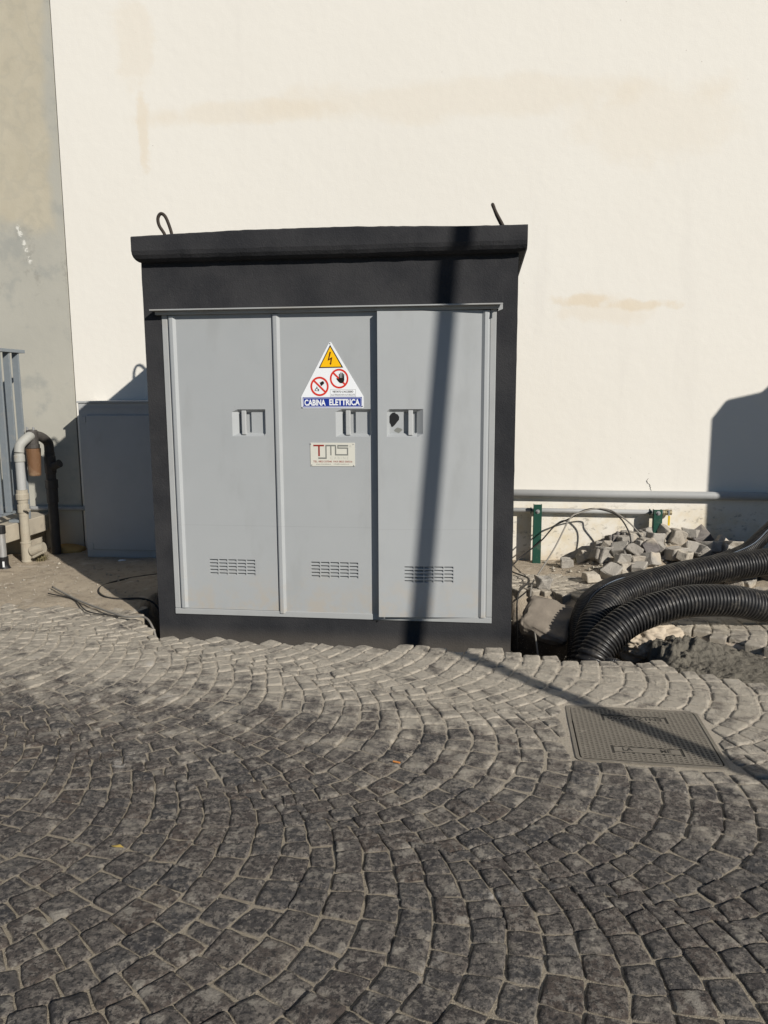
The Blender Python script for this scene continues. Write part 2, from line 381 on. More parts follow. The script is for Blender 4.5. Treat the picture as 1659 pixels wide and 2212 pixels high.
def heap(x, y):
    h = .30*math.exp(-((x-1.75)/.55)**2-((y-7.05)/.36)**2) + .17*math.exp(-((x-1.25)/.30)**2-((y-6.75)/.32)**2) + .13*math.exp(-((x-2.3)/.6)**2-((y-6.35)/.45)**2)
    return h if x > .8 else h*max(0, (x-.45)/.35)
def ground_z(x, y, sd=None):
    if sd is None: sd = float(sdist([x], [y])[0])
    n = fbm(x, y, 0, 3.5, 4)
    base = -.035
    dirtw = float(smooth(4.75, 5.35, y + .12*n))*(1 if x < -2.0 else 0)
    base += dirtw*(.045+.012*n+.02*float(smooth(5.3,6.6,y)))
    if x > .1 and y > 6.3: base += float(smooth(6.3, 6.8, y))*(.045+.01*n)
    base += heap(x, y)*.9
    dn = .03*fbm(x, y, 3, 7, 3)
    dep = -.52
    if x > .95: dep = -.52+.40*float(smooth(.95, 1.35, x))
    k = float(smooth(.02, -.36 if (.25 < x < 1.0 and y > 5.25) else (-.13 if x > .2 and y > 4.9 else -.09), sd+dn))
    z = base*(1-k)+(dep+.05*n)*k
    if k > 0.05 and k < 1: z += .05*fbm(x, y, 9, 14, 3)*k*(1-k)*3
    return z
def grid_axis(lo, hi, step, outer):
    a = list(np.arange(lo, hi+1e-6, step)); return sorted([o for o in outer if o < lo-step or o > hi+step]+a)
gx = grid_axis(-5.0, 3.4, .028, [-80,-40,-20,-12,-9,-7,-6,4,5,6.5,8,12,20,40,80])
gy = grid_axis(4.0, 7.3, .028, [-80,-40,-20,-12,-8,-5,-3,-1,0,1,2,2.8,3.4,3.8,8,9,12])
X, Y = np.meshgrid(gx, gy); SD = sdist(X, Y); nx = len(gx)
vs = [(float(X[j,i]), float(Y[j,i]), ground_z(float(X[j,i]), float(Y[j,i]), float(SD[j,i]))) for j in range(len(gy)) for i in range(nx)]
fs = [(j*nx+i, j*nx+i+1, (j+1)*nx+i+1, (j+1)*nx+i) for j in range(len(gy)-1) for i in range(nx-1)]
g = MB(); g.v, g.f = vs, fs
ground = g.build('ground', M['dirt'], smooth=True, fix=False); tag(ground, 'tan site dirt with an open trench around the cabin', 'ground', kind='structure')
# ---------------- pavement joint sand
MC = (.738, 3.466); MR = math.radians(-1.2); MHW, MHH = .300, .283       # manhole
def man_local(x, y):
    dx, dy = x-MC[0], y-MC[1]; c, s = math.cos(-MR), math.sin(-MR); return dx*c-dy*s, dx*s+dy*c
def man_world(a, b):
    c, s = math.cos(MR), math.sin(MR); return MC[0]+a*c-b*s, MC[1]+a*s+b*c
def dustv(x, y): return float(smooth(2.75, 4.0, y+.16*x+.5*fbm(x, y, 2, 1.3, 3)))
def paved(x, y, sd):
    if sd < .0: return False
    if y > 4.6 and x < .2: return (x < -2.05 and y < 5.28+.10*pn(x*2.1, 3.3))
    if x > .2 and y > 4.6: return y < 6.62+.15*pn(x*3, 1.7)
    return True
sx = np.arange(-4.7, 3.3, .03); sy = np.arange(.5, 6.8, .03); X, Y = np.meshgrid(sx, sy); SD = sdist(X, Y)
g = MB(); idx = -np.ones(X.shape, int)
ok = np.zeros(X.shape, bool)
for j in range(len(sy)):
    for i in range(len(sx)):
        x, y, sd = float(X[j,i]), float(Y[j,i]), float(SD[j,i]); a, b = man_local(x, y)
        if paved(x, y, sd-.012) and not (abs(a) < MHW-.02 and abs(b) < MHH-.02):
            ok[j,i] = True; idx[j,i] = len(g.v)
            g.v.append((x, y, -.0092+.0042*dustv(x, y)+.0018*fbm(x, y, 1, 9, 2)-(0.02 if sd < .05 else 0)))
for j in range(len(sy)-1):
    for i in range(len(sx)-1):
        q = (idx[j,i], idx[j,i+1], idx[j+1,i+1], idx[j+1,i])
        if min(q) >= 0: g.f.append(tuple(int(k) for k in q))
pave = g.build('cobbled_pavement', M['sand'], smooth=True, fix=False); tag(pave, 'dusty basalt cobbles laid in segmental arcs with sand joints', 'pavement', kind='structure')
# ---------------- cobbles in segmental arcs
AL = math.radians(18.3); CA, SA = math.cos(AL), math.sin(AL)
WCOL, RAD, DS = 1.20, .775, .112
def st2xy(s, v): return s*CA+v*SA, -s*SA+v*CA
def warp(x, y):
    return x+.032*pn(x, y, 4.1, 1.7)+.016*pn(x, y, 1.2, 7), y+.032*pn(x, y, 8.7, 1.7)+.016*pn(x, y, 6.2, 7)
stones = []
half = WCOL/2; thm = math.asin(half/RAD)
for k in range(-2, 6):
    vk = 1.70+WCOL*k; ph = rng.uniform(0, DS)
    for i in range(-62, 48):
        s0 = i*DS+ph-RAD
        # arc cuts
        cuts = [-thm]; 
        while True:
            a = cuts[-1]; ln = rng.uniform(.092, .132)*(1-.22*abs(a)/thm)
            if rng.random() < .07: ln *= .62
            nxt = a+ln/RAD
            if nxt > thm-.045: cuts.append(thm); break
            cuts.append(nxt)
        for a, b in zip(cuts[:-1], cuts[1:]):
            def P(th):
                t = RAD*math.sin(th); return s0+RAD*math.cos(th), t
            def Q(th):
                t = RAD*math.sin(th)+DS*math.cos(th)*math.sin(th); t = max(-half, min(half, t)); return s0+DS+math.sqrt(RAD*RAD-t*t), t
            c = [P(a), Q(a), Q(b), P(b)]
            c = [warp(*st2xy(s, vk+t)) for s, t in c]
            cx = sum(p[0] for p in c)/4; cy = sum(p[1] for p in c)/4
            if not (-4.6 < cx < 3.2 and .55 < cy < 6.7): continue
            if cy < 1.3 and abs(cx) > 2.2: continue
            stones.append((cx, cy, c))
sdv = sdist([s[0] for s in stones], [s[1] for s in stones])
kept = []
for (cx, cy, c), sd in zip(stones, sdv):
    if not paved(cx, cy, sd+.012): continue
    if heap(cx, cy) > .06: continue
    a, b = man_local(cx, cy); mg = .030
    if abs(a) < MHW+mg and abs(b) < MHH+mg: continue
    cc = []
    for p in c:
        a, b = man_local(*p)
        if abs(a) < MHW+mg and abs(b) < MHH+mg:
            if MHW+mg-abs(a) < MHH+mg-abs(b): a = math.copysign(MHW+mg, a)
            else: b = math.copysign(MHH+mg, b)
            p = man_world(a, b)
        cc.append(p)
    area = .5*abs(sum(cc[i][0]*cc[(i+1)%4][1]-cc[(i+1)%4][0]*cc[i][1] for i in range(4)))
    if area < .0010: continue
    kept.append((cx, cy, cc))
def stone_mesh(cx, cy, c, N, seed):
    r = random.Random(seed); gap = r.uniform(.016, .048)
    ux = (c[2][0]+c[3][0]-c[0][0]-c[1][0])/2; 
    cs = []
    for p in c:
        k = gap+r.uniform(-.018, .042); cs.append((p[0]+(cx-p[0])*k*1.15, p[1]+(cy-p[1])*k*1.15))
    tz = r.gauss(.0005, .0018); tx, ty = r.gauss(0, .02), r.gauss(0, .02); dome = r.uniform(.0, .0035)
    vs, fs = [], []; rc = r.uniform(.06, .22)
    for j in range(N+1):
        for i in range(N+1):
            u, v = i/N, j/N
            # ease towards rims so the outer ring forms the worn shoulder
            u2 = .5+.5*math.copysign(abs(2*u-1)**.38, 2*u-1); v2 = .5+.5*math.copysign(abs(2*v-1)**.38, 2*v-1)
            a, b = 2*u2-1, 2*v2-1
            m = max(abs(a), abs(b)); mn = min(abs(a), abs(b))
            rnd = 1-rc*.38*(mn**3)*(m**2)
            a *= rnd; b *= rnd; u3, v3 = .5+a/2, .5+b/2
            x = (cs[0][0]*(1-u3)+cs[3][0]*u3)*(1-v3)+(cs[1][0]*(1-u3)+cs[2][0]*u3)*v3
            y = (cs[0][1]*(1-u3)+cs[3][1]*u3)*(1-v3)+(cs[1][1]*(1-u3)+cs[2][1]*u3)*v3
            rim = i in (0, N) or j in (0, N)
            dx_ = .0055*pn(x, y, seed*.37, 30)+.0018*pn(x, y, seed, 90); dy_ = .0050*pn(x, y, seed*.53+5, 30)+.0018*pn(x, y, seed+9, 90); x += dx_; y += dy_
            z = tz+tx*(x-cx)+ty*(y-cy)+dome*(1-m**2.5)-.001+.0048*pn(x, y, seed*.21, 18)+.0032*pn(x, y, seed*.11, 48)
            if rim: z -= .0058+.003*pn(x, y, 3, 50)
            vs.append((x, y, z))
    n1 = N+1
    for j in range(N):
        for i in range(N): fs.append((j*n1+i, j*n1+i+1, (j+1)*n1+i+1, (j+1)*n1+i))
    ring = [i for i in range(n1)]+[j*n1+N for j in range(1, n1)]+[N*n1+i for i in range(N-1, -1, -1)]+[j*n1 for j in range(N-1, 0, -1)]
    o = len(vs)
    for k in ring:
        x, y, z = vs[k]; vs.append((x+(cx-x)*.05, y+(cy-y)*.05, -.095))
    L = len(ring)
    for k in range(L): fs.append((ring[k], ring[(k+1)%L], o+(k+1)%L, o+k)[::-1])
    return vs, fs, r.random(), r.random()
def proj(x, y, z=0):
    c = CAM_R.T @ (np.array([x, y, z])-CAM_C); 
    if c[2] > -.1: return None
    return 829.5-1680*c[0]/c[2], 1106+1680*c[1]/c[2]
scored = []
for n, (cx, cy, c) in enumerate(kept):
    pp = [proj(*p) for p in c]; ar = 0
    if all(pp):
        ar = .5*abs(sum(pp[i][0]*pp[(i+1)%4][1]-pp[(i+1)%4][0]*pp[i][1] for i in range(4)))
        px, py = proj(cx, cy)
        if not (15 < px < 1644 and py < 2195): ar = 0
    scored.append((ar, n))
scored.sort(reverse=True); top = set(n for a, n in scored[:300] if a > 0)
def set_attr(me, name, vals):
    at = me.attributes.new(name, 'FLOAT', 'POINT'); at.data.foreach_set('value', vals)
RV, RF, RT, RH = [], [], [], []
for n, (cx, cy, c) in enumerate(kept):
    vs, fs, tn, hu = stone_mesh(cx, cy, c, 6, n+1)
    if n in top:
        me = bpy.data.meshes.new('cobblestone'); me.from_pydata([(a-cx, b-cy, z) for a, b, z in vs], [], fs); me.update()
        set_attr(me, 'tone', [tn]*len(vs)); set_attr(me, 'hue', [hu]*len(vs)); me.shade_smooth(); me.materials.append(M['stone'])
        o = bpy.data.objects.new('cobblestone', me); COL.objects.link(o); o.location = (cx, cy, 0); o.parent = pave
    else:
        k = len(RV); RV += vs; RF += [tuple(i+k for i in f) for f in fs]; RT += [tn]*len(vs); RH += [hu]*len(vs)
me = bpy.data.meshes.new('cobblestones'); me.from_pydata(RV, [], RF); me.update(); set_attr(me, 'tone', RT); set_attr(me, 'hue', RH)
me.shade_smooth(); me.materials.append(M['stone']); o = bpy.data.objects.new('cobblestones', me); COL.objects.link(o); o.parent = pave; o['kind'] = 'stuff'
# ------------------------------------------------------------------ walls
XJ = -3.862
b = MB().box(XJ+.006, 9, WALL, WALL+.35, -.6, 8.5)
wall = b.build('plastered_wall', M['white']); tag(wall, 'tall sunlit cream white plastered wall with ochre stains behind the cabin', 'wall')
b = MB().box(-9, XJ-.006, WALL-.004, WALL+.35, -.6, 8.5)
gw = b.build('rendered_wall', M['greywall']); tag(gw, 'weathered grey rendered wall with beige flaking patches beside the white wall', 'wall')
b = MB().box(XJ-.006, XJ+.006, WALL+.012, WALL+.3, -.6, 8.5)
tag(b.build('wall_joint', M['darkiron']), 'dark narrow gap between grey and white walls', 'joint')
# crack lines in the plaster by the big pipe
def crack(pts, wd, label):
    b = MB(); P = spline(pts, 5); r = random.Random(3); L = []
    for i, p in enumerate(P):
        w_ = wd*(1-abs(2*i/(len(P)-1)-1)**3)*r.uniform(.5, 1.3)+.0004
        jx = r.uniform(-.006, .006); L.append(((p[0]+jx-w_, p[1], p[2]), (p[0]+jx+w_, p[1], p[2])))
    for i in range(len(L)-1): b.quad(L[i][0], L[i][1], L[i+1][1], L[i+1][0])
    return tag(b.build('plaster_crack', M['wiredark'], fix=False), label, 'crack')
crack([(1.478,WALL-.0015,.775),(1.462,WALL-.0015,.745),(1.494,WALL-.0015,.70),(1.50,WALL-.0015,.655)], .0028, 'short dark crack in the white wall above the thick pipe')
# ------------------------------------------------------------------ cabin
SC = F/4.62
def fx(x): return x*SC
def fz(z): return 1.55+(z-1.55)*SC
cab = empty('electrical_cabin', (-.966, 5.35, -.5), 'dark anthracite electrical substation cabin with three grey doors in the trench', 'cabin')
BX0, BX1, BY1, BZ0, BZ1 = -2.136, .204, 6.05, -.5, 2.40
OX0, OX1, OZ0, OZ1 = -2.017, .080, .083, 2.045
def wavy_panel(b, x0, x1, z0, z1, y, hole=None, amp=.002):
    xs = sorted(set([x0, x1]+list(np.linspace(x0, x1, 40))+([hole[0], hole[1]] if hole else [])))
    zs = sorted(set([z0, z1]+list(np.linspace(z0, z1, 40))+([hole[2], hole[3]] if hole else [])))
    for i in range(len(xs)-1):
        for j in range(len(zs)-1):
            mx, mz = (xs[i]+xs[i+1])/2, (zs[j]+zs[j+1])/2
            if hole and hole[0] < mx < hole[1] and hole[2] < mz < hole[3]: continue
            def V(x, z): return (x+(.004*pn(z,7,0,9) if x in (x0,x1) else 0), y+amp*fbm(x, z, 0, 5, 3), z)
            b.quad(V(xs[i],zs[j]), V(xs[i+1],zs[j]), V(xs[i+1],zs[j+1]), V(xs[i],zs[j+1]))
b = MB(); wavy_panel(b, BX0, BX1, BZ0, BZ1, F, (OX0, OX1, OZ0, OZ1), .0025)
b.quad((BX0,F,BZ0),(BX0,F,BZ1),(BX0,BY1,BZ1),(BX0,BY1,BZ0)); b.quad((BX1,F,BZ0),(BX1,BY1,BZ0),(BX1,BY1,BZ1),(BX1,F,BZ1))
b.quad((BX0,BY1,BZ0),(BX0,BY1,BZ1),(BX1,BY1,BZ1),(BX1,BY1,BZ0)); b.quad((BX0,F,BZ1),(BX1,F,BZ1),(BX1,BY1,BZ1),(BX0,BY1,BZ1))
YR = F+.16
b.quad((OX0,F,OZ0),(OX0,YR,OZ0),(OX0,YR,OZ1),(OX0,F,OZ1)); b.quad((OX1,F,OZ0),(OX1,F,OZ1),(OX1,YR,OZ1),(OX1,YR,OZ0))
b.quad((OX0,F,OZ0),(OX1,F,OZ0),(OX1,YR,OZ0),(OX0,YR,OZ0)); b.quad((OX0,F,OZ1),(OX0,YR,OZ1),(OX1,YR,OZ1),(OX1,F,OZ1))
b.quad((OX0,YR,OZ0),(OX1,YR,OZ0),(OX1,YR,OZ1),(OX0,YR,OZ1))
me = b.build('body', M['cabin'], cab, fix=False)
bm = bmesh.new(); bm.from_mesh(me.data); bmesh.ops.remove_doubles(bm, verts=bm.verts, dist=1e-5); bm.to_mesh(me.data); bm.free()
# roof slab: rounded nose profile swept along X with an uneven crown
RX0, RX1, RY0, RY1 = -2.160, .250, 4.755, 6.14
prof = [(F+.06,2.352),(4.835,2.350),(4.800,2.353),(4.778,2.366),(4.763,2.386),(RY0,2.41),(RY0,2.455),(RY0+.001,2.488),(RY0+.006,2.497),(RY0+.05,2.502),(5.3,2.512),(RY1-.02,2.512),(RY1,2.49),(RY1,2.40),(RY1-.05,2.352)]
b = MB(); NX = 70; n = len(prof)
for i in range(NX+1):
    x = RX0+(RX1-RX0)*i/NX; u = i/NX
    endk = min(i, NX-i); pull = .028 if endk == 0 else (.010 if endk == 1 else 0)
    if endk == 1: x = RX0+.012 if i == 1 else RX1-.012
    for (y, z) in prof:
        crown = (.022*math.sin(math.pi*min(1, u*1.15))*.9) if z > 2.47 else 0
        jag = .0022*fbm(x, z, y, 9, 3) + (.0022*fbm(x, 3, y, 30, 2) if z > 2.44 else .003*fbm(x, 5, z, 14, 3))
        zz = z+crown+jag; yy = y+.0025*fbm(x, z, 2, 8, 3)
        if pull and z < 2.40: zz += pull*1.0*(2.40-z)/.05*.6
        b.v.append((x+(pull*.0), yy, zz))
b.f = [(i*n+k, i*n+(k+1)%n, (i+1)*n+(k+1)%n, (i+1)*n+k) for i in range(NX) for k in range(n)]
b.f += [tuple(range(n)), tuple(NX*n+k for k in range(n-1,-1,-1))]
roof = b.build('roof_slab', M['cabin'], cab)
def loop(pts, name='lifting_loop'):
    return MB().tube(spline(pts, 8), .0105, 10).build(name, M['rebar'], cab, smooth=True)
def pxy(px, py, y):                                  # design helper: point on the plane Y = y seen at a photo position
    v = CAM_R @ np.array([(px-829.5)/1680, -(py-1106)/1680, -1.0]); return CAM_C+v*(y/v[1])
LP = [pxy(367,505,4.97),pxy(360,490,4.97),pxy(352,475,4.97),pxy(350,463,4.97)]
loop([(-2.012,4.98,2.48),(-2.028,4.975,2.545),(-2.060,4.97,2.60),(-2.066,4.97,2.645),(-2.046,4.97,2.672),(-2.018,4.97,2.655),(-1.995,4.972,2.60),(-1.980,4.975,2.54),(-1.978,4.98,2.48)])
loop([(.126,5.00,2.48),(.118,5.01,2.53),(.070,5.02,2.62),(.050,5.04,2.668),(.052,5.07,2.675),(.075,5.09,2.62),(.122,5.10,2.53),(.130,5.11,2.48)])
loop([(-1.99,5.80,2.48),(-2.00,5.80,2.55),(-2.03,5.84,2.66),(-2.04,5.88,2.69),(-2.03,5.92,2.66),(-2.00,5.96,2.55),(-1.99,5.96,2.48)])
loop([(.06,5.72,2.48),(.05,5.72,2.55),(.03,5.76,2.67),(.03,5.80,2.69),(.03,5.84,2.67),(.05,5.88,2.55),(.06,5.88,2.48)])
# frame
FW = .036; yf0, yf1 = F-.007, F+.06
b = MB().box(OX0, OX0+FW, yf0, yf1, OZ0+.040, 2.03).box(OX1-FW, OX1, yf0, yf1, OZ0+.040, 2.03).box(OX0, OX1, yf0-.0025, yf1, OZ0, OZ0+.0385)
b.box(OX0, OX1, yf0+.004, yf1, 2.0325, 2.043)
b.build('door_frame', M['frame'], cab, bevel=.003)
b = MB().box(-2.069, .115, F-.072, F+.02, 2.052, 2.060).box(-2.05, .10, F-.030, F+.02, 2.03, 2.051)
# folded right end cap
b.prism([(.100,2.0515),(.1145,2.0515),(.1145,2.024),(.085,2.012)], F-.0705, F-.068)
b.build('drip_cap', M['frame'], cab, bevel=.0015)
# doors -----------------------------------------------------------
def vent_cells(): return 5, 5
VW, VH = .294*SC*1.0, .100*SC
def door_builder(x0, x1, z0, z1, hx0, hx1, hz0, hz1, vx0, vz0, bead_x0, bead_x1, mirror):
    """ local frame: world X/Z, front at y = 0, +y into the cabin """
    d = {}
    vx1, vz1 = vx0+VW, vz0+VH
    b = MB()
    xs = sorted([x0, bead_x0, bead_x1, hx0, hx1, vx0, vx1, x1]); zs = sorted([z0, vz0, vz1, hz0, hz1, z1])
    for i in range(len(xs)-1):
        for j in range(len(zs)-1):
            if xs[i+1]-xs[i] < 1e-6: continue
            mx, mz = (xs[i]+xs[i+1])/2, (zs[j]+zs[j+1])/2
            if hx0 < mx < hx1 and hz0 < mz < hz1: continue
            if vx0 < mx < vx1 and vz0 < mz < vz1: continue
            b.quad((xs[i],0,zs[j]),(xs[i+1],0,zs[j]),(xs[i+1],0,zs[j+1]),(xs[i],0,zs[j+1]))
    T = .045
    b.quad((x0,0,z0),(x0,0,z1),(x0,T,z1),(x0,T,z0)); b.quad((x1,0,z0),(x1,T,z0),(x1,T,z1),(x1,0,z1))
    b.quad((x0,0,z0),(x0,T,z0),(x1,T,z0),(x1,0,z0)); b.quad((x0,0,z1),(x1,0,z1),(x1,T,z1),(x0,T,z1)); b.quad((x0,T,z0),(x0,T,z1),(x1,T,z1),(x1,T,z0))
    # raised bead strip along the hinge side
    zb0, zb1 = z0+.004, z1-.004
    pr = [(0,0),(.004,-.011),(.010,-.013),((bead_x1-bead_x0)*.62,-.014),((bead_x1-bead_x0)*.72,-.010),((bead_x1-bead_x0),0)]
    if mirror: pr = [((bead_x1-bead_x0)-a, c) for a, c in pr][::-1]
    pr = [(bead_x0+a, c) for a, c in pr]
    for k in range(len(pr)-1): b.quad((pr[k][0],pr[k][1]-.0004,zb0),(pr[k+1][0],pr[k+1][1]-.0004,zb0),(pr[k+1][0],pr[k+1][1]-.0004,zb1),(pr[k][0],pr[k][1]-.0004,zb1))
    b.add([(p, q-.0004, zb0) for p, q in pr], [tuple(range(len(pr)))]); b.add([(p, q-.0004, zb1) for p, q in pr], [tuple(range(len(pr)-1,-1,-1))])
    d['panel'] = b
    # recessed pull
    W_, H_ = hx1-hx0, hz1-hz0
    us = [0,.17,.20,.52,.55,.93,1]; du = [0,.026,.052,.052,.026,.026,0]
    if mirror: us = [1-u for u in us][::-1]; du = du[::-1]
    ws = [0,.11,.16,.86,.90,1]; dw = [0,.026,.052,.052,.026,0]
    b = MB()
    def Pt(i, j): return (hx0+us[i]*W_, min(du[i], dw[j]), hz0+ws[j]*H_)
    for i in range(len(us)-1):
        for j in range(len(ws)-1): b.quad(Pt(i,j), Pt(i+1,j), Pt(i+1,j+1), Pt(i,j+1))
    d['recess'] = b
    hc = .345 if not mirror else .655
    d['pull'] = MB().box(hx0+(hc-.065)*W_, hx0+(hc+.065)*W_, .001, .026, hz0+.06*H_, hz0+.955*H_)
    # vent grille
    g = MB(); mx, mz = .0065, .0075; cw = (VW-4*mx)/5; ch = (VH-4*mz)/5; dv = .020; cells = []
    for i in range(4): g.box(vx0+(i+1)*cw+i*mx, vx0+(i+1)*(cw+mx), .0003, dv, vz0, vz1)
    for j in range(4):
        for i in range(5): g.box(vx0+i*(cw+mx), vx0+i*(cw+mx)+cw, .0006, dv, vz0+(j+1)*ch+j*mz, vz0+(j+1)*(ch+mz))
    g.quad((vx0,dv,vz0),(vx1,dv,vz0),(vx1,dv,vz1),(vx0,dv,vz1))
    for (p, q) in (((vx0,vz0),(vx0,vz1)),((vx1,vz1),(vx1,vz0)),((vx0,vz1),(vx1,vz1)),((vx1,vz0),(vx0,vz0))):
        g.quad((p[0],0,p[1]),(p[0],dv,p[1]),(q[0],dv,q[1]),(q[0],0,q[1]))
    d['vent'] = g
    for i in range(5):
        for j in range(5): cells.append((vx0+i*(cw+mx), vz0+j*(ch+mz)))
    d['cells'] = cells; d['cell'] = (cw, ch, dv)
    return d
LOUV = None
def make_door(pivot_x, y, ang, **kw):
    global LOUV
    d = door_builder(**kw)
    de = bpy.data.objects.new('door', None); COL.objects.link(de); de.parent = cab; de.matrix_parent_inverse = cab.matrix_basis.inverted()
    de.location = (pivot_x, y, kw['z0']); de.rotation_euler = (0, 0, ang); de.empty_display_size = .1
    def put(mb, name, mat, **k):
        me_o = MB(); me_o.v = [(a-pivot_x, b_, c-kw['z0']) for a, b_, c in mb.v]; me_o.f = mb.f
        o = me_o.build(name, mat, None, **k); o.parent = de; return o
    put(d['panel'], 'panel', M['door'], fix=False)
    put(d['recess'], 'handle_recess', M['door'], fix=False)
    put(d['pull'], 'pull_handle', M['handle'], bevel=.004)
    put(d['vent'], 'vent_grille', M['door'], fix=False)
    cw, ch, dv = d['cell']
    if LOUV is None:
        lb = MB().add([(0,.0012,0),(cw,.0012,0),(cw,dv-.001,0),(0,dv-.001,0),(0,dv-.0015,ch*.60),(cw,dv-.0015,ch*.60)], [(0,1,5,4),(0,3,2,1),(0,4,3),(1,2,5),(2,3,4,5)])
        me = bpy.data.meshes.new('louver'); me.from_pydata(lb.v, [], lb.f); me.update(); me.materials.append(M['door']); LOUV = me
    for cx, cz in d['cells']:
        o = bpy.data.objects.new('louver', LOUV); COL.objects.link(o); o.parent = de; o.location = (cx-pivot_x, .0002, cz-kw['z0'])
    return de, put
YD = F-.003; z0, z1 = OZ0+.0405, 2.028
D1, put1 = make_door(-1.978, YD, 0, x0=-1.978, x1=-1.3085, z0=z0, z1=z1, hx0=fx(-1.509), hx1=fx(-1.300), hz0=fz(1.281), hz1=fz(1.444), vx0=fx(-1.687), vz0=fz(.411), bead_x0=-1.972, bead_x1=-1.926, mirror=False)
D2, put2 = make_door(-1.305, YD-.001, 0, x0=-1.305, x1=-.640, z0=z0-.018, z1=z1, hx0=fx(-.868), hx1=fx(-.652), hz0=fz(1.279), hz1=fz(1.444), vx0=fx(-1.035), vz0=fz(.408), bead_x0=-1.300, bead_x1=-1.254, mirror=False)
D3, put3 = make_door(.043, YD-.001, math.radians(4.5), x0=-.638, x1=.043, z0=z0-.006, z1=z1-.002, hx0=fx(-.556), hx1=fx(-.342), hz0=fz(1.281), hz1=fz(1.444), vx0=fx(-.452), vz0=fz(.400), bead_x0=-.006, bead_x1=.040, mirror=True)
for D, l in ((D1, 'left'), (D2, 'middle'), (D3, 'right')): pass
D3['label'] = 'grey door standing slightly ajar with broken lock hole'
# torn lock opening and bare patch on door 3 (inside the recess plateau)
hx0, hz0, W_, H_ = fx(-.556), fz(1.281), fx(-.342)-fx(-.556), fz(1.444)-fz(1.281)
def blob(cx, cz, pts, y): 
    b = MB(); n = len(pts); b.add([(cx+a, y, cz+c) for a, c in pts], [tuple(range(n))]); return b
hole = [(-.030,.022),(-.022,.036),(-.010,.046),(.006,.048),(.010,.040),(.022,.036),(.032,.020),(.030,.002),(.018,-.012),(.004,-.030),(-.010,-.042),(-.018,-.040),(-.022,-.026),(-.034,-.008),(-.035,.008)]
put3(blob(hx0+.20*W_, hz0+.60*H_, hole, .0252), 'lock_hole', M['black'], fix=False)
bare = [(-.026,.000),(-.014,.012),(-.002,.018),(.004,.014),(.016,.012),(.028,.003),(.018,-.006),(.004,-.018),(-.010,-.012),(-.022,-.007)]
put3(blob(hx0+.31*W_, hz0+.235*H_, bare, .0253), 'bare_patch', M['tmsgrey'], fix=False)
put3(MB().lathe([(.004,0),(.0045,-.006),(.003,-.008)], (-.604, .0, z0-.012), 10, 'y'), 'bolt', M['galv'])
# ------------------------------------------------------------------ signs
def text_obj(name, body, box, y, mat, parent, bold=.0, spacing=1.0, shear=0):
    cu = bpy.data.curves.new(name, 'FONT'); cu.body = body; cu.size = 1; cu.offset = bold; cu.space_character = spacing; cu.shear = shear; cu.resolution_u = 3
    t = bpy.data.objects.new(name, cu); COL.objects.link(t); bpy.context.view_layer.update()
    me = bpy.data.meshes.new_from_object(t.evaluated_get(bpy.context.evaluated_depsgraph_get()))
    bpy.data.objects.remove(t)
    v = np.array([p.co[:] for p in me.vertices]); lo, hi = v.min(0), v.max(0); x0, x1, za, zb = box
    for p in me.vertices:
        p.co = (x0+(p.co.x-lo[0])/(hi[0]-lo[0])*(x1-x0), y, za+(p.co.y-lo[1])/(hi[1]-lo[1])*(zb-za))
    me.materials.clear(); me.materials.append(mat); me.update()
    o = bpy.data.objects.new(name, me); COL.objects.link(o); o.parent = parent; return o
def local(o, parent): o.parent = parent; return o
YS = YD-.0045                                     # plate front
sg = empty('warning_sign', (fx(-.886), YS, fz(1.449)), 'white triangular CABINA ELETTRICA warning sign on the middle door', 'sign')
k = .000283
def sp(px, py): return ((px-830)*k, (1545-py)*k)
def poly(name, pts, y, mat, th=0.0):
    b = MB()
    P = [sp(*p) for p in pts]
    if th: b.prism(P, y, y+th)
    else: b.add([(a, y, c) for a, c in P], [tuple(range(len(P)))])
    o = b.build(name, mat, None, fix=bool(th)); return local(o, sg)
poly('plate', [(775,125),(800,110),(825,125),(1525,1285),(1528,1520),(1510,1545),(150,1545),(132,1520),(132,1285)], 0, M['signwhite'], .003)
poly('triangle_border', [(800,168),(1085,662),(538,668)], -.0004, M['signblack'])
poly('triangle_field', [(800,212),(1045,640),(572,645)], -.0008, M['yellow'])
poly('lightning_bolt', [(785,322),(820,320),(775,470),(845,430),(822,560),(828,565),(800,610),(782,562),(798,556),(805,480),(740,515)], -.0012, M['bolt'])
def ring(cx, cy, ro, ri, y, mat):
    b = MB(); n = 48; x, z = sp(cx, cy)
    for i in range(n):
        a0, a1 = 2*math.pi*i/n, 2*math.pi*(i+1)/n
        b.quad(*[(x+r*k*math.cos(a), y, z+r*k*1.03*math.sin(a)) for r, a in ((ro,a0),(ro,a1),(ri,a1),(ri,a0))])
    return local(b.build('prohibition_ring', mat, None, fix=False), sg)
# pictograms below the rings
poly('bucket_pictogram', [(545,965),(560,985),(600,958),(632,948),(658,990),(650,1008),(588,1060),(572,1040),(560,1000)], -.0004, M['signblack'])
fl = [(436,1165),(450,1120),(478,1100),(485,1060),(505,1095),(500,1118),(520,1115),(540,1135),(534,1168)]
poly('flame_pictogram', fl, -.0004, M['signblack']); poly('flame_core', [(455,1155),(465,1128),(487,1112),(496,1136),(508,1130),(520,1155)], -.0008, M['signwhite'])
ring(550, 1065, 205, 165, -.0012, M['red']); ring(990, 900, 208, 168, -.0004, M['red'])
def bar(x0, y0, x1, y1, wd, y): 
    dx, dy = x1-x0, y1-y0; L = math.hypot(dx, dy); nx_, ny_ = -dy/L*wd, dx/L*wd
    return poly('prohibition_bar', [(x0+nx_,y0+ny_),(x1+nx_,y1+ny_),(x1-nx_,y1-ny_),(x0-nx_,y0-ny_)], y, M['red'])
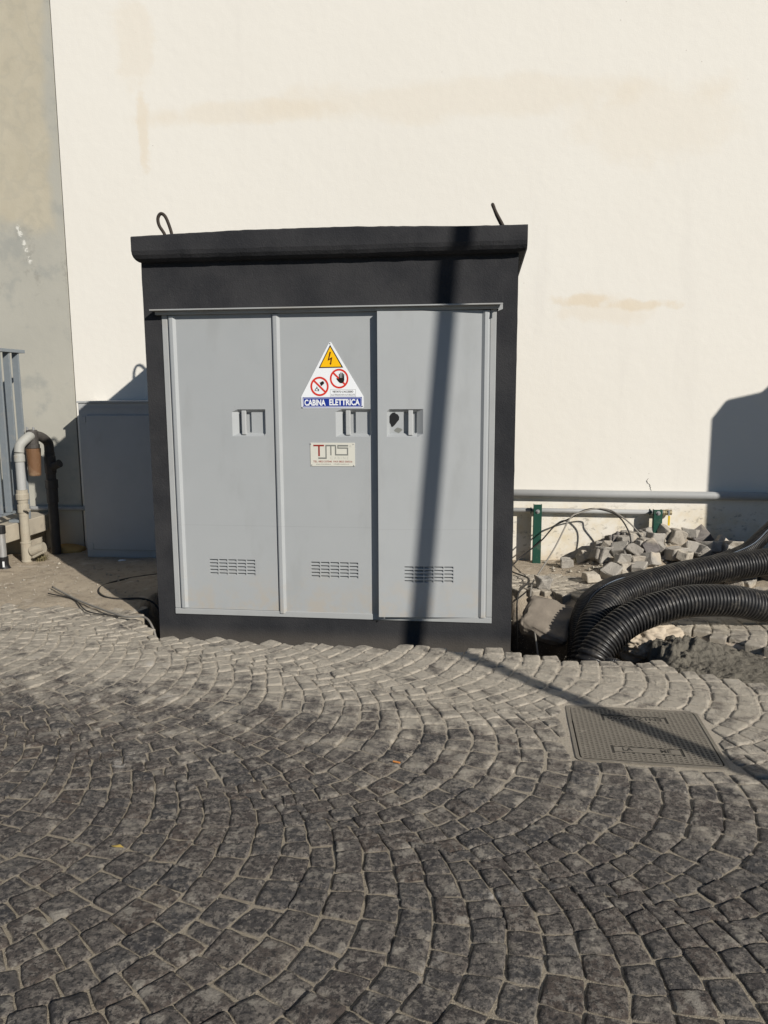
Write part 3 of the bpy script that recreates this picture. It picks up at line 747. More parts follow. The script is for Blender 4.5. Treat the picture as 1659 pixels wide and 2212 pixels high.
bar(420, 935, 685, 1195, 20, -.0009); bar(862, 775, 1118, 1025, 20, -.0007)
hb = MB(); 
def hp(pts): hb.add([(a, -.0012, c) for a, c in (sp(*p) for p in pts)], [tuple(range(len(pts)))])
hp([(985,880),(1085,890),(1105,930),(1095,970),(1060,998),(1010,995),(970,960),(930,905),(935,885),(980,910)])
for (xa, ya, yb_) in ((998,790,885),(1034,762,888),(1068,770,890)):
    hp([(xa-12,yb_),(xa-11,ya+10),(xa-4,ya),(xa+5,ya),(xa+11,ya+10),(xa+12,yb_)])
hp([(1082,895),(1086,805),(1092,797),(1100,797),(1106,808),(1104,935)])
local(hb.build('hand_pictogram', M['signblack'], None, fix=False), sg)
b = MB(); 
for (xa, ya, xb, yb_) in ((785,1135,1355,1140),(785,1292,1355,1297),(785,1135,790,1297),(1350,1135,1355,1297)):
    p, q = sp(xa, ya), sp(xb, yb_); b.quad((p[0],-.0004,p[1]),(q[0],-.0004,p[1]),(q[0],-.0004,q[1]),(p[0],-.0004,q[1]))
local(b.build('notice_outline', M['signgrey'], None, fix=False), sg)
def tb(x0, y0, x1, y1): a, b_ = sp(x0, y1), sp(x1, y0); return (a[0], b_[0], a[1], b_[1])
text_obj('lettering', "VIETATO L'ACCESSO", tb(835,1160,1302,1204), -.0004, M['signblack'], sg, .03)
text_obj('lettering', "ALLE PERSONE NON AUTORIZZATE", tb(803,1230,1340,1272), -.0004, M['signgrey'], sg, .012)
poly('banner', [(162,1302),(1492,1300),(1492,1524),(165,1526)], -.0004, M['blue'])
b = MB()
for (xa, ya, xb, yb_) in ((178,1316,1478,1323),(182,1503,1478,1510),(178,1316,186,1510),(1470,1316,1478,1510)):
    p, q = sp(xa, ya), sp(xb, yb_); b.quad((p[0],-.0008,p[1]),(q[0],-.0008,p[1]),(q[0],-.0008,q[1]),(p[0],-.0008,q[1]))
local(b.build('banner_outline', M['signwhite'], None, fix=False), sg)
text_obj('lettering', "CABINA", tb(203,1350,680,1488), -.0010, M['signwhite'], sg, .035)
text_obj('lettering', "ELETTRICA", tb(762,1343,1445,1482), -.0010, M['signwhite'], sg, .035)
for px, py in ((796,142),(155,1522),(1505,1505)):
    x, z = sp(px, py); local(MB().lathe([(.0045,0),(.004,-.002),(.001,-.0028)], (x, 0, z), 10, 'y').build('rivet', M['galv'], None), sg)
pk = .0002417
pl = empty('nameplate', (fx(-.889), YS, fz(1.102)), 'small cream TMS CABINE maker nameplate riveted under the warning sign', 'nameplate')
def np_(px, py): return ((px-843)*pk, (728-py)*pk)
def nbox(x0, y0, x1, y1): a, b_ = np_(x0, y1), np_(x1, y0); return (a[0], b_[0], a[1], b_[1])
def rects(name, L, mat, y):
    b = MB()
    for (xa, ya, xb, yb_) in L:
        x0, x1, za, zb = nbox(xa, ya, xb, yb_); b.quad((x0,y,za),(x1,y,za),(x1,y,zb),(x0,y,zb))
    return local(b.build(name, mat, None, fix=False), pl)
x0, x1, za, zb = nbox(252, 115, 1432, 728); local(MB().box(x0, x1, 0, .003, za, zb).build('plate', M['cream'], None), pl)
rects('letter_t', [(333,168,618,210),(460,210,504,468)], M['tmsred'], -.0004)
rects('letter_m', [(652,170,935,208),(652,208,685,500),(460,500,685,538),(782,208,814,445),(905,208,940,412)], M['tmsgrey'], -.0004)
rects('letter_s', [(970,172,1256,212),(970,212,1000,236),(970,236,1256,270),(1222,270,1256,412),(905,412,1256,446)], M['tmsgrey'], -.0004)
text_obj('lettering', 'C A B I N E', nbox(782,478,1262,545), -.0004, M['plategrey'], pl)
text_obj('lettering', 'TEL. 0823 337046  FAX 0823 330516', nbox(322,582,1362,630), -.0004, M['tmsred'], pl, .015)
text_obj('lettering', 'www.tmscabine.it', nbox(400,655,795,690), -.0004, M['tmsgrey'], pl)
text_obj('lettering', 'info@tmscabine.it', nbox(870,655,1280,692), -.0004, M['tmsgrey'], pl)
text_obj('lettering', '®', nbox(1285,180,1345,232), -.0004, M['plategrey'], pl)
for px, py in ((265,150),(1392,152),(285,698),(1402,710)):
    x, z = np_(px, py); local(MB().lathe([(.0042,0),(.0038,-.002),(.001,-.0026)], (x, 0, z), 10, 'y').build('rivet', M['galv'], None), pl)
# ------------------------------------------------------------------ manhole cover
mh = empty('manhole_cover', (MC[0], MC[1], 0), 'square cast iron manhole cover with raised studs set in the dusty cobbles', 'manhole cover'); mh.rotation_euler = (0,0,MR)
def rrect(hw, hh, r, n=5):
    P = []
    for sx_, sy_, a0 in ((1,1,0),(-1,1,90),(-1,-1,180),(1,-1,270)):
        for i in range(n+1):
            a = math.radians(a0+90*i/n); P.append((sx_*(hw-r)+r*math.cos(a), sy_*(hh-r)+r*math.sin(a)))
    return P
def slab(P, z0, z1):
    n = len(P); b = MB(); b.add([(x,y,z0) for x,y in P]+[(x,y,z1) for x,y in P], [tuple(range(n-1,-1,-1)), tuple(range(n,2*n))]+[(i,(i+1)%n,(i+1)%n+n,i+n) for i in range(n)]); return b
Po, Pi = rrect(MHW+.012, MHH+.012, .03), rrect(MHW-.004, MHH-.004, .026); n = len(Po)
b = MB().add([(x,y,-.002) for x,y in Po]+[(x,y,-.002) for x,y in Pi]+[(x,y,-.06) for x,y in Po]+[(x,y,-.06) for x,y in Pi],
    [f for i in range(n) for f in ((i,(i+1)%n,(i+1)%n+n,i+n),(i+2*n,(i+1)%n+2*n,(i+1)%n,i),(i+n,(i+1)%n+n,(i+1)%n+3*n,i+3*n))])
local(b.build('cover_frame', M['iron'], None), mh)
local(slab(rrect(MHW-.010, MHH-.010, .024), -.05, -.0040).build('lid', M['irondark'], None), mh)
# lattice of raised bars: pockets stay dark between them
b = MB(); NXc, NYr = 27, 30; px_ = (2*(MHW-.018))/NXc; py_ = (2*(MHH-.018))/NYr
def inpanel(x, y):
    return (abs(x) < .155 and -.198 < y < -.134) or (abs(x) < .155 and .134 < y < .198)
for i in range(NXc+1):
    x = -MHW+.018+i*px_; wdt = .0046
    segs, y0 = [], -MHH+.014
    ys = np.linspace(-MHH+.014, MHH-.014, 60); run = None
    for y in ys:
        if inpanel(x, y):
            if run is not None: segs.append((run, y)); run = None
        elif run is None: run = y
    if run is not None: segs.append((run, MHH-.014))
    for ya, yb_ in segs: b.box(x-wdt, x+wdt, ya, yb_, -.0042, -.0018)
for j in range(NYr+1):
    for i in range(NXc):
        y = -MHH+.018+j*py_+(py_*.5 if i % 2 else 0); x = -MHW+.018+(i+.5)*px_
        if inpanel(x, y) or abs(y) > MHH-.012: continue
        b.box(x-px_/2+.0042, x+px_/2-.0042, y-.0042, y+.0042, -.0042, -.0020)
o = local(b.build('tread_pattern', M['iron'], None, fix=False), mh); o['kind'] = 'stuff'
Pa, Pb = rrect(MHW-.010, MHH-.010, .024), rrect(MHW-.016, MHH-.016, .02)
b = MB().add([(x,y,-.0022) for x,y in Pa]+[(x,y,-.0022) for x,y in Pb], [(i,(i+1)%n,(i+1)%n+n,i+n) for i in range(n)]); local(b.build('lid_rim', M['iron'], None), mh)
for sgn, words in ((-1, (('LA', -.105, -.060), ('ME', .055, .100))), (1, (('EN124 C250', -.125, .125),))):
    yc = sgn*.166
    local(MB().box(-.140, .140, yc-.021, yc+.021, -.0042, -.0020).build('text_panel', M['iron'], None, bevel=.0015), mh)
    for wd, xa, xb in words:
        t = text_obj('lettering', wd, (xa, xb, -.0155, .0155), 0, M['irondark'], mh, .03)
        t.rotation_euler = (-math.pi/2, 0, 0 if sgn < 0 else math.pi)
        t.rotation_euler = (math.radians(-90), 0, 0)
        for v in t.data.vertices:
            x, _, z = v.co; v.co = (x, z, -.0015) if sgn < 0 else (-x, -z, -.0015)
        t.rotation_euler = (0,0,0); t.location = (0, yc, 0)
        bm = bmesh.new(); bm.from_mesh(t.data)
        for f_ in bm.faces:
            f_.normal_update()
            if f_.normal.z < 0: f_.normal_flip()
        bm.to_mesh(t.data); bm.free()
# ------------------------------------------------------------------ wall pipes and posts, right side
b = MB().tube([(-.6,WALL-.045,.632),(1.2,WALL-.045,.629),(3.4,WALL-.045,.624),(6.5,WALL-.045,.618)], .036, 20)
tp = b.build('wall_pipe', M['greypipe'], smooth=True); tag(tp, 'thick grey pipe running along the white wall above the green posts', 'pipe')
PY = 7.045
gp = empty('gas_pipe', (1.0, PY, .478), 'thinner grey pipe with brass end valve carried by the green posts', 'pipe')
MB().tube([(-.4,PY,.482),(1.60,PY,.477)], .021, 14).build('tube', M['greypipe'], gp, smooth=True)
MB().lathe([(.024,0),(.024,.018),(.019,.020),(.026,.024),(.026,.050),(.020,.054),(.024,.058),(.024,.075)], (1.600,PY,.477), 12, 'x').build('ball_valve', M['brass'], gp)
v_ = MB().box(1.640,1.652,PY-.034,PY-.026,.445,.500); v_.build('valve_stem', M['galv'], gp, bevel=.001)
MB().box(1.638,1.656,PY-.042,PY-.0345,.365,.452).build('valve_lever', M['valveyellow'], gp, bevel=.002)
for (xp, z0_, z1_, lab) in ((.507, -.05, .545, 'green steel post on open ground beside the dark cabin'), (1.543, .02, .512, 'green steel post rising out of the rubble heap beside the yellow lever valve')):
    p = empty('pipe_post', (xp, PY-.03, z0_), lab, 'post', 'green pipe posts')
    b = MB().box(xp-.036, xp+.036, PY-.090, PY-.084, z0_, z1_).box(xp-.036, xp-.030, PY-.0835, PY-.026, z0_, z1_-.002).box(xp+.030, xp+.036, PY-.0835, PY-.026, z0_, z1_-.002)
    b.build('channel', M['green'], p, bevel=.0015)
    MB().lathe([(.019,0),(.019,-.003),(.016,-.0035)], (xp, PY-.0905, .482), 16, 'y').build('washer', M['galv'], p)
    MB().lathe([(.010,0),(.010,-.010),(.007,-.012)], (xp, PY-.0935, .482), 6, 'y').build('bolt', M['galv'], p)
    b = MB(); pth = [(xp-.055+.0*i, PY+.0265*math.cos(a), .478+.0265*math.sin(a)) for i, a in enumerate(np.linspace(.4, 2*math.pi-.4, 16))]
    MB().tube(pth, .004, 8).build('pipe_clip', M['green'], p, smooth=True)
# ------------------------------------------------------------------ corrugated hoses
def hose(name, pts, r, pitch, depth, label, seg=40, sub=8, mat='hose', rims=True):
    P, q = resample(spline(pts, 24), pitch/sub)
    rs = []
    for t in q:
        u = (t/pitch) % 1.0; wv = .5+.5*math.cos(2*math.pi*u); wv = min(1, max(0, wv*1.5-.15)); rs.append(r-depth*(1-wv**.8))
    o = MB().tube([tuple(p) for p in P], rs, seg).build(name, M[mat], smooth=True, fix=False)
    return tag(o, label, 'hose', 'black corrugated hoses')
HB = [(2.75,5.62,.110),(2.3,5.42,.112),(1.892,5.25,.131),(1.647,5.15,.187),(1.37,5.05,.210),(1.155,4.97,.185),(.944,4.88,.121),(.798,4.80,.027),(.726,4.75,-.052),(.695,4.72,-.12),(.675,4.70,-.30),(.67,4.70,-.50)]
hose('corrugated_hose', HB, .104, .0255, .0115, 'lower thick black corrugated hose lying across the broken cobbles into the trench')
HA = [(3.0,6.35,.30),(2.6,6.25,.28),(2.174,6.10,.252),(1.702,5.90,.223),(1.315,5.70,.182),(.992,5.45,.132),(.823,5.25,.063),(.743,5.10,-.028),(.70,4.97,-.16),(.68,4.93,-.32),(.68,4.93,-.50)]
hose('corrugated_hose', HA, .104, .0255, .0115, 'upper thick black corrugated hose resting on the rubble heap and dipping into the trench')
HC = [(2.52,6.46,.66),(2.36,6.42,.52),(2.22,6.36,.405),(2.06,6.26,.30),(1.80,6.17,.22),(1.45,6.02,.17),(1.20,5.90,.145),(.975,5.775,.122),(.792,5.58,.070),(.705,5.41,-.012),(.668,5.25,-.14),(.652,5.15,-.30),(.645,5.15,-.50)]
hose('corrugated_hose', HC, .060, .0150, .006, 'thinner black corrugated hose with pale stripe rising behind the thick ones', seg=28)
# pale identification stripe lying on the thin hose
P, q = resample(spline(HC, 24), .02); b = MB(); L = []
for i in range(len(P)):
    tg = (P[min(i+1,len(P)-1)]-P[max(i-1,0)]); tg /= np.linalg.norm(tg); side = np.cross(tg, [0,0,1.0]); side /= (np.linalg.norm(side)+1e-9)
    up = np.cross(side, tg); d = (up*.75+side*(.66 if side[1] < 0 else -.66)); d /= np.linalg.norm(d); e = np.cross(tg, d)
    L.append((P[i]+d*.0602-e*.0028, P[i]+d*.0602+e*.0028))
for i in range(len(L)-1): b.quad(L[i][0], L[i][1], L[i+1][1], L[i+1][0])
hc = [o for o in bpy.data.objects if o.get('label', '').startswith('thinner black corr')][0]
b.build('stripe', M['stripe'], hc, fix=False)
hose('corrugated_hose', [(1.02,4.52,-.22),(.90,4.56,-.115),(.80,4.62,-.07),(.70,4.72,-.16),(.62,4.85,-.34)], .028, .010, .004, 'small ribbed grey conduit poking out beside the thick hoses', seg=18, mat='hose')
# ------------------------------------------------------------------ trench lumps
def lump(name, c, sz, mat, label, cat, seed, rot=(0,0,0), sub=4, rough=.18, facet=True, freq=2.2, group=None):
    bm = bmesh.new(); bmesh.ops.create_icosphere(bm, subdivisions=sub, radius=1)
    R = Matrix.Rotation(rot[2], 3, 'Z') @ Matrix.Rotation(rot[1], 3, 'Y') @ Matrix.Rotation(rot[0], 3, 'X')
    for v in bm.verts:
        p = v.co.normalized()
        if facet:
            m = max(abs(p.x), abs(p.y), abs(p.z)); p = p*(1/m*.55+.45)
        d = 1+rough*fbm(p.x+seed*3.1, p.y-seed, p.z, freq*.5, 5)
        p = Vector((p.x*sz[0]*d, p.y*sz[1]*d, p.z*sz[2]*d)); v.co = R @ p
    me = bpy.data.meshes.new(name); bm.to_mesh(me); bm.free(); me.shade_smooth(); me.materials.append(mat)
    o = bpy.data.objects.new(name, me); COL.objects.link(o); o.location = c
    if label: tag(o, label, cat, group)
    return o
bm = bmesh.new(); bmesh.ops.create_cube(bm, size=1); rr = random.Random(4)
for v in bm.verts: v.co = Vector((v.co.x*.38*rr.uniform(.75,1.1), v.co.y*.40*rr.uniform(.75,1.1), v.co.z*.12*rr.uniform(.7,1.15)))
bmesh.ops.bevel(bm, geom=list(bm.edges), offset=.025, segments=1, affect='EDGES', profile=.5)
bmesh.ops.triangulate(bm, faces=bm.faces); bmesh.ops.subdivide_edges(bm, edges=list(bm.edges), cuts=7, use_grid_fill=True)
for v in bm.verts: v.co += mnoise.noise_vector(v.co*7)*.035+mnoise.noise_vector(v.co*20)*.014+mnoise.noise_vector(v.co*60)*.005
me = bpy.data.meshes.new('concrete_chunk'); bm.to_mesh(me); bm.free(); me.shade_smooth(); me.materials.append(M['rock'])
o = bpy.data.objects.new('concrete_chunk', me); COL.objects.link(o); o.location = (.475,5.44,-.075); o.rotation_euler = (math.radians(27), math.radians(12), math.radians(-14))
tag(o, 'big broken concrete chunk tipped into the trench behind the hoses', 'concrete')
lump('sand_clod', (1.08,5.12,-.085), (.235,.20,.135), M['sandbag'], 'pale crumbly sand clod under the lower hose', 'sand', 5, (math.radians(-10),0,.3), 6, .30, False, 3.2)
# wet mortar heap
b = MB(); mxs = np.arange(.93, 2.6, .0095); mys = np.arange(4.12, 4.98, .0095); X, Y = np.meshgrid(mxs, mys); SD = sdist(X, Y); nn = len(mxs)
for j in range(len(mys)):
    for i in range(nn):
        x, y = float(X[j,i]), float(Y[j,i]); far = float(smooth(.30, .02, abs(SD[j,i]))) if SD[j,i] < 0 else 1
        crest = .085*math.exp(-((x-1.30)/.22)**2-((y-4.84)/.11)**2)
        z = -.058+crest+.014*fbm(x, y, 4, 5, 3)+.028*fbm(x, y, 8, 19, 4)*(.22+1.1*math.exp(-((x-1.15)/.22)**2)+.5*math.exp(-((y-4.85)/.10)**2))
        z += .007*fbm(x, y, 2, 42, 3)
        z -= .42*float(smooth(1.16, .95, x+.05*fbm(x,y,3,6,3)))
        if SD[j,i] > -.01: z -= .10*float(smooth(-.01, .05, SD[j,i]))
        b.v.append((x, y, z))
b.f = [(j*nn+i, j*nn+i+1, (j+1)*nn+i+1, (j+1)*nn+i) for j in range(len(mys)-1) for i in range(nn-1)]
tag(b.build('mortar_heap', M['mortar'], smooth=True, fix=False), 'dark grey crumbly mortar heap filling the trench beside the cobbles', 'mortar')
# ------------------------------------------------------------------ loose paving blocks
def block_mesh(seed):
    r = random.Random(seed); bm = bmesh.new(); bmesh.ops.create_cube(bm, size=1)
    sz = (r.uniform(.052,.072), r.uniform(.046,.060), r.uniform(.040,.054))
    for v in bm.verts: v.co = Vector((v.co.x*2*sz[0]*r.uniform(.62,1.2), v.co.y*2*sz[1]*r.uniform(.62,1.2), v.co.z*2*sz[2]*r.uniform(.7,1.15)))
    bmesh.ops.bevel(bm, geom=list(bm.edges), offset=.007, segments=1, affect='EDGES', profile=.5)
    bmesh.ops.triangulate(bm, faces=bm.faces); bmesh.ops.subdivide_edges(bm, edges=[e for e in bm.edges if e.calc_length() > .03], cuts=1, use_grid_fill=True)
    for v in bm.verts:
        p = v.co; n_ = mnoise.noise_vector(p*28+Vector((seed*3.7,0,0))); v.co = p+n_*.007+mnoise.noise_vector(p*11+Vector((0,seed*2.1,0)))*.014
    me = bpy.data.meshes.new('loose_cobble'); bm.to_mesh(me); bm.free(); return me
BM = [block_mesh(i+1) for i in range(14)]
spots = []
def P6(cx, cy, y): return pxy((1600+cx/1.957)/1.4756, (1500+cy/1.957)/1.4756, y)
manual = [((400,575),6.80,.05,0,'block'),((555,660),6.33,.3,0,'block2'),((262,700),6.12,.1,0,'block'),((505,590),6.85,.9,1,'block2'),((640,590),6.72,.4,0,'block'),((690,635),6.45,.7,1,'block'),
          ((765,540),6.80,.2,0,'block'),((700,530),6.88,.5,1,'block3'),((860,550),6.72,.9,1,'block'),((825,475),6.85,.1,0,'block2'),((890,450),6.90,.1,0,'block'),((985,520),6.72,.7,1,'block'),((925,500),6.68,.3,1,'block3'),
          ((1090,445),6.88,.3,1,'block2'),((1020,425),6.95,.6,1,'block2'),((1230,445),6.95,.2,1,'block3'),((1300,480),6.80,.5,1,'block'),((1360,460),6.92,.9,1,'block2'),((1435,485),6.85,.3,0,'block2'),
          ((1090,520),6.62,.3,0,'block'),((1140,535),6.55,.8,1,'block2'),((1190,500),6.70,.2,1,'block'),((840,620),6.55,.5,0,'block2'),((770,660),6.48,.2,0,'block2'),((950,455),6.85,.5,0,'block'),((1250,505),6.66,.5,1,'block')]
for (c, y, rz, tilt, mt) in manual: spots.append((P6(c[0], c[1], y), rz, tilt, mt))
for (x, y) in ((1.62,5.62),(1.80,5.66),(1.95,5.58),(2.08,5.72),(2.22,5.62),(1.50,5.78),(2.02,5.86),(2.20,5.92),(1.75,5.92),(2.36,5.76)):
    spots.append((np.array([x, y, max(ground_z(x, y), 0)+.035]), rng.uniform(0,3), 1, rng.choice(['block','block2','block'])))
for _ in range(110):
    x, y = rng.uniform(1.0, 2.9), rng.uniform(6.15, 7.0)
    if heap(x, y) < .05: continue
    spots.append((np.array([x, y, ground_z(x, y)+.02]), rng.uniform(0,3), 1, rng.choice(['block','block2','block','block3'])))
placed = []; nb = 0
LBL = {'block': 'loose grey paving block in the rubble heap by the wall', 'block2': 'loose pale dusty paving block in the rubble heap by the wall', 'block3': 'loose dark basalt block in the rubble heap by the wall'}
mats3 = {}
for c, rz, tilt, mt in spots:
    lowz = ground_z(float(c[0]), float(c[1]))
    if any(np.linalg.norm(c-p) < .078 for p in placed): continue
    placed.append(c); z = float(c[2])
    z = max(z, lowz+.03); supp = lowz
    key = (nb % 14, mt)
    if key not in mats3:
        m_ = BM[nb % 14].copy(); m_.materials.clear(); m_.materials.append(M[mt]); mats3[key] = m_
    o = bpy.data.objects.new('loose_cobble', mats3[key]); COL.objects.link(o); o.location = (float(c[0]), float(c[1]), z)
    o.rotation_euler = (rng.uniform(-.6,.6)*tilt, rng.uniform(-.6,.6)*tilt, rz); sc_ = rng.uniform(.92, 1.32); o.scale = (sc_, sc_*rng.uniform(.85,1.1), sc_*rng.uniform(.85,1.1))
    kind_ = {'block': 'grey', 'block2': 'pale dusty', 'block3': 'dark basalt'}[mt]; X_, Y_ = float(c[0]), float(c[1])
    where = ('between the two thick hoses' if Y_ < 6.1 and X_ > 1.2 else 'on the broken paving edge' if Y_ < 6.1 else 'beside the upper thick hose at the heap foot' if Y_ < 6.45 else
             'touching the shaded part of the wall' if X_ > 2.0 and Y_ > 6.8 else 'touching the sunlit wall' if Y_ > 6.8 else 'in the shade-side flank of the heap' if X_ > 2.0 else 'near the second green post' if X_ > 1.4 else 'at the end of the heap nearer the cabin')
    lab = 'loose %s paving block %s' % (kind_, where)
    if nb == 0: lab = 'squarish loose block standing alone by the wall near the first green post'
    if nb == 1: lab = 'pale cube block lying on the paving in front of the rubble'
    if nb == 2: lab = 'flat loose block on the broken paving edge beside the cabin'
    tag(o, lab, 'paving block', 'loose paving blocks'); nb += 1
# twigs / reinforcement scraps on the heap
for i, (a, c_) in enumerate([(((940,475),6.70),((1245,520),6.60)),(((1165,470),6.80),((1215,505),6.72)),(((1250,485),6.85),((1320,498),6.8))]):
    p, q_ = P6(a[0][0], a[0][1], a[1]), P6(c_[0][0], c_[0][1], c_[1])
    tag(MB().tube(spline([p, (p+q_)/2+np.array([0,0,.006]), q_], 6), .0055, 8).build('stick', M['wiregrey'], smooth=True), ['long thin grey stick lying across the rubble heap','short thin stick wedged between rubble blocks','short twig on the rubble near the shaded wall'][i], 'stick')
# gravel, grit and crumbs
def octa(b, x, y, z, s, r):
    P = [(x+s*r.uniform(.6,1.2),y,z),(x,y+s*r.uniform(.6,1.2),z),(x-s*r.uniform(.6,1.2),y,z),(x,y-s*r.uniform(.6,1.2),z),(x+s*r.uniform(-.3,.3),y,z+s*r.uniform(.5,.9)),(x,y,z-s*.5)]
    b.add(P, [(0,1,4),(1,2,4),(2,3,4),(3,0,4),(1,0,5),(2,1,5),(3,2,5),(0,3,5)])
b = MB(); r = random.Random(21); cnt = 0
while cnt < 5200:
    u = r.random()
    if u < .30: x, y = r.uniform(-4.4,-2.3), r.uniform(5.1, 7.0)
    elif u < .62: x, y = r.uniform(.2, 2.9), r.uniform(4.8, 7.0)
    elif u < .80: x, y = r.uniform(-3.2, 2.2), r.uniform(1.5, 4.5)
    else: x, y = r.uniform(-.2, 2.5), r.uniform(3.9, 5.6)
    sd = float(sdist([x],[y])[0])
    if u >= .62 and u < .8: z, s = -.006, r.uniform(.0015,.004)
    else:
        s = min(.022, .0035*math.exp(r.gauss(0,.6))); z = ground_z(x, y, sd)
        if paved(x, y, sd-.01): z = max(z, -.002); s = min(s, .006)
    if sd < 0 and y < 4.9 and x < .2: continue
    a, c_ = man_local(x, y)
    if abs(a) < MHW and abs(c_) < MHH: s *= .4; z = -.002
    octa(b, x, y, z+s*.2, s, r); cnt += 1
for _ in range(500):
    x, y = r.gauss(1.55, .5), r.gauss(6.6, .3)
    if not (.5 < x < 2.9 and 5.6 < y < 7.05): continue
    s = r.uniform(.006, .026); octa(b, x, y, ground_z(x, y)+s*.3, s, r)
gv = b.build('gravel', M['gravel'], fix=False); tag(gv, 'scattered gravel and mortar crumbs on dirt and cobbles', 'gravel', kind='stuff')
# ------------------------------------------------------------------ cables
def cable(pts, rr, mat, label, n=14): return tag(MB().tube(spline(pts, n), rr, 8).build('cable', M[mat], smooth=True), label, 'cable')
cable([(1.40,6.80,.28),(1.283,6.82,.41),(1.177,6.85,.487),(1.10,6.90,.518),(.986,6.86,.527),(.845,6.80,.498),(.755,6.70,.456),(.621,6.50,.25),(.484,6.35,.062),(.411,6.1,.016),(.376,5.6,-.027),(.39,5.25,-.14),(.42,4.95,-.40)], .0065, 'wiregrey', 'grey cable arching over the thin pipe and dropping into the trench')
cable([(1.263,6.60,.236),(1.25,6.70,.361),(1.169,6.80,.481),(1.014,6.88,.524),(.90,6.93,.50),(.796,6.95,.43),(.659,6.945,.356),(.55,6.935,.231),(.453,6.94,.141),(.32,6.90,.032),(.27,6.6,.02),(.40,6.25,.03),(.30,5.95,-.02),(.28,5.6,-.2),(.28,5.4,-.45)], .0065, 'wiredark', 'dark cable looping behind the first green post to the paving edge')
cable([(-3.341,5.60,.035),(-2.937,5.264,.028),(-2.529,4.973,.028),(-2.384,4.886,.032),(-2.26,4.87,.040),(-2.165,4.78,.010),(-2.10,4.70,-.09),(-2.08,4.68,-.35)], .0075, 'wiregrey', 'pale grey cable running over the dirt into the pit by the cabin')
cable([(-3.278,5.43,.03),(-3.008,5.313,.022),(-2.742,5.02,.022),(-2.50,4.94,.02),(-2.40,4.90,.028)], .005, 'wiredark', 'thin dark wire lying beside the pale cable on the dirt')
cable([(-2.60,6.25,.022),(-2.711,6.162,.022),(-2.903,5.991,.02),(-2.99,5.766,.02),(-2.955,5.59,.018),(-2.823,5.434,.016),(-2.687,5.387,.016),(-2.50,5.41,.014),(-2.40,5.42,-.06),(-2.34,5.42,-.3)], .0075, 'wiredark', 'black cable loop lying on the shaded dirt left of the cabin')
# ------------------------------------------------------------------ meter cabinet
mc = empty('meter_cabinet', (-3.1, 6.92, .0), 'blue grey metal meter cabinet standing in the shade behind the cabin', 'cabinet')
x0, x1, y0, y1, z1 = -3.652, -2.52, 6.752, 7.095, 1.455
MB().box(x0, x1, y0, y1, -.04, z1).build('body', M['metercab'], mc, bevel=.004)
MB().box(x0-.008, x1+.008, y0-.012, y1, z1+.001, z1+.018).build('lid', M['metertop'], mc, bevel=.003)
MB().box(x0+.030, x1-.03, y0-.004, y0-.0005, z1-.050, z1-.044).build('top_trim', M['metercab'], mc)
MB().box(x0+.078, x1-.05, y0-.014, y0-.001, .100, 1.345).build('door', M['metercab'], mc, bevel=.004)
MB().box(x0+.010, x1-.02, y0-.006, y0-.001, .028, .034).build('base_trim', M['metercab'], mc)
for z in (1.305, .125): MB().box(x0+.028, x0+.068, y0-.008, y0-.001, z-.03, z+.03).build('hinge', M['metercab'], mc, bevel=.002)
lump('paper_scrap', (-3.25,6.62,.025), (.035,.02,.012), M['signwhite'], 'crumpled white paper scrap on the ground before the meter cabinet', 'litter', 9, (0,0,.4), 2, .4)
# low pipe on the wall left
tag(MB().tube([(-4.9,WALL-.03,.425),(-3.3,WALL-.03,.437)], .022, 14).build('wall_pipe', M['greypipe'], smooth=True), 'thin shaded pipe on the wall between standpipe and meter cabinet', 'pipe')
lump('ochre_block', (-3.93,6.95,.055), (.13,.09,.035), M['brick'], 'ochre flat block on the ground against the wall beside the meter cabinet', 'block', 12, (.05,.1,.1), 3, .12)
# ------------------------------------------------------------------ landing ledge with railing
ld = empty('landing_ledge', (-4.5, 6.5, 0), 'low pale concrete landing ledge under the railing', 'ledge')
MB().box(-5.6, -4.15, 5.75, WALL-.006, .235, .39).build('slab', M['concrete'], ld, bevel=.008)
MB().box(-5.6, -4.26, 6.78, WALL-.008, -.05, .2345).build('back_support', M['concrete'], ld, bevel=.006)
MB().box(-4.42, -4.26, 6.30, 6.44, -.05, .2342).build('pier', M['concrete'], ld, bevel=.008)
rl = empty('railing', (-4.07, 6.1, .43), 'blue grey painted steel railing on the ledge before the grey wall', 'railing')
RXc = -4.185
MB().box(RXc-.032, RXc+.045, 4.9, 6.77, 1.905, 1.935).build('top_rail', M['rail'], rl, bevel=.003)
MB().box(RXc-.020, RXc+.020, 4.9, 6.72, .475, .495).build('bottom_rail', M['rail'], rl, bevel=.002)
for i in range(12):
    y = 6.685-.137*i; MB().box(RXc-.030, RXc+.030, y-.010, y+.010, .496 if i not in (0,6) else .392, 1.9045).build('baluster', M['rail'], rl, bevel=.002)
MB().box(RXc-.045, RXc+.06, 6.46, 6.60, .3905, .415).build('base_plate', M['rail'], rl, bevel=.003)
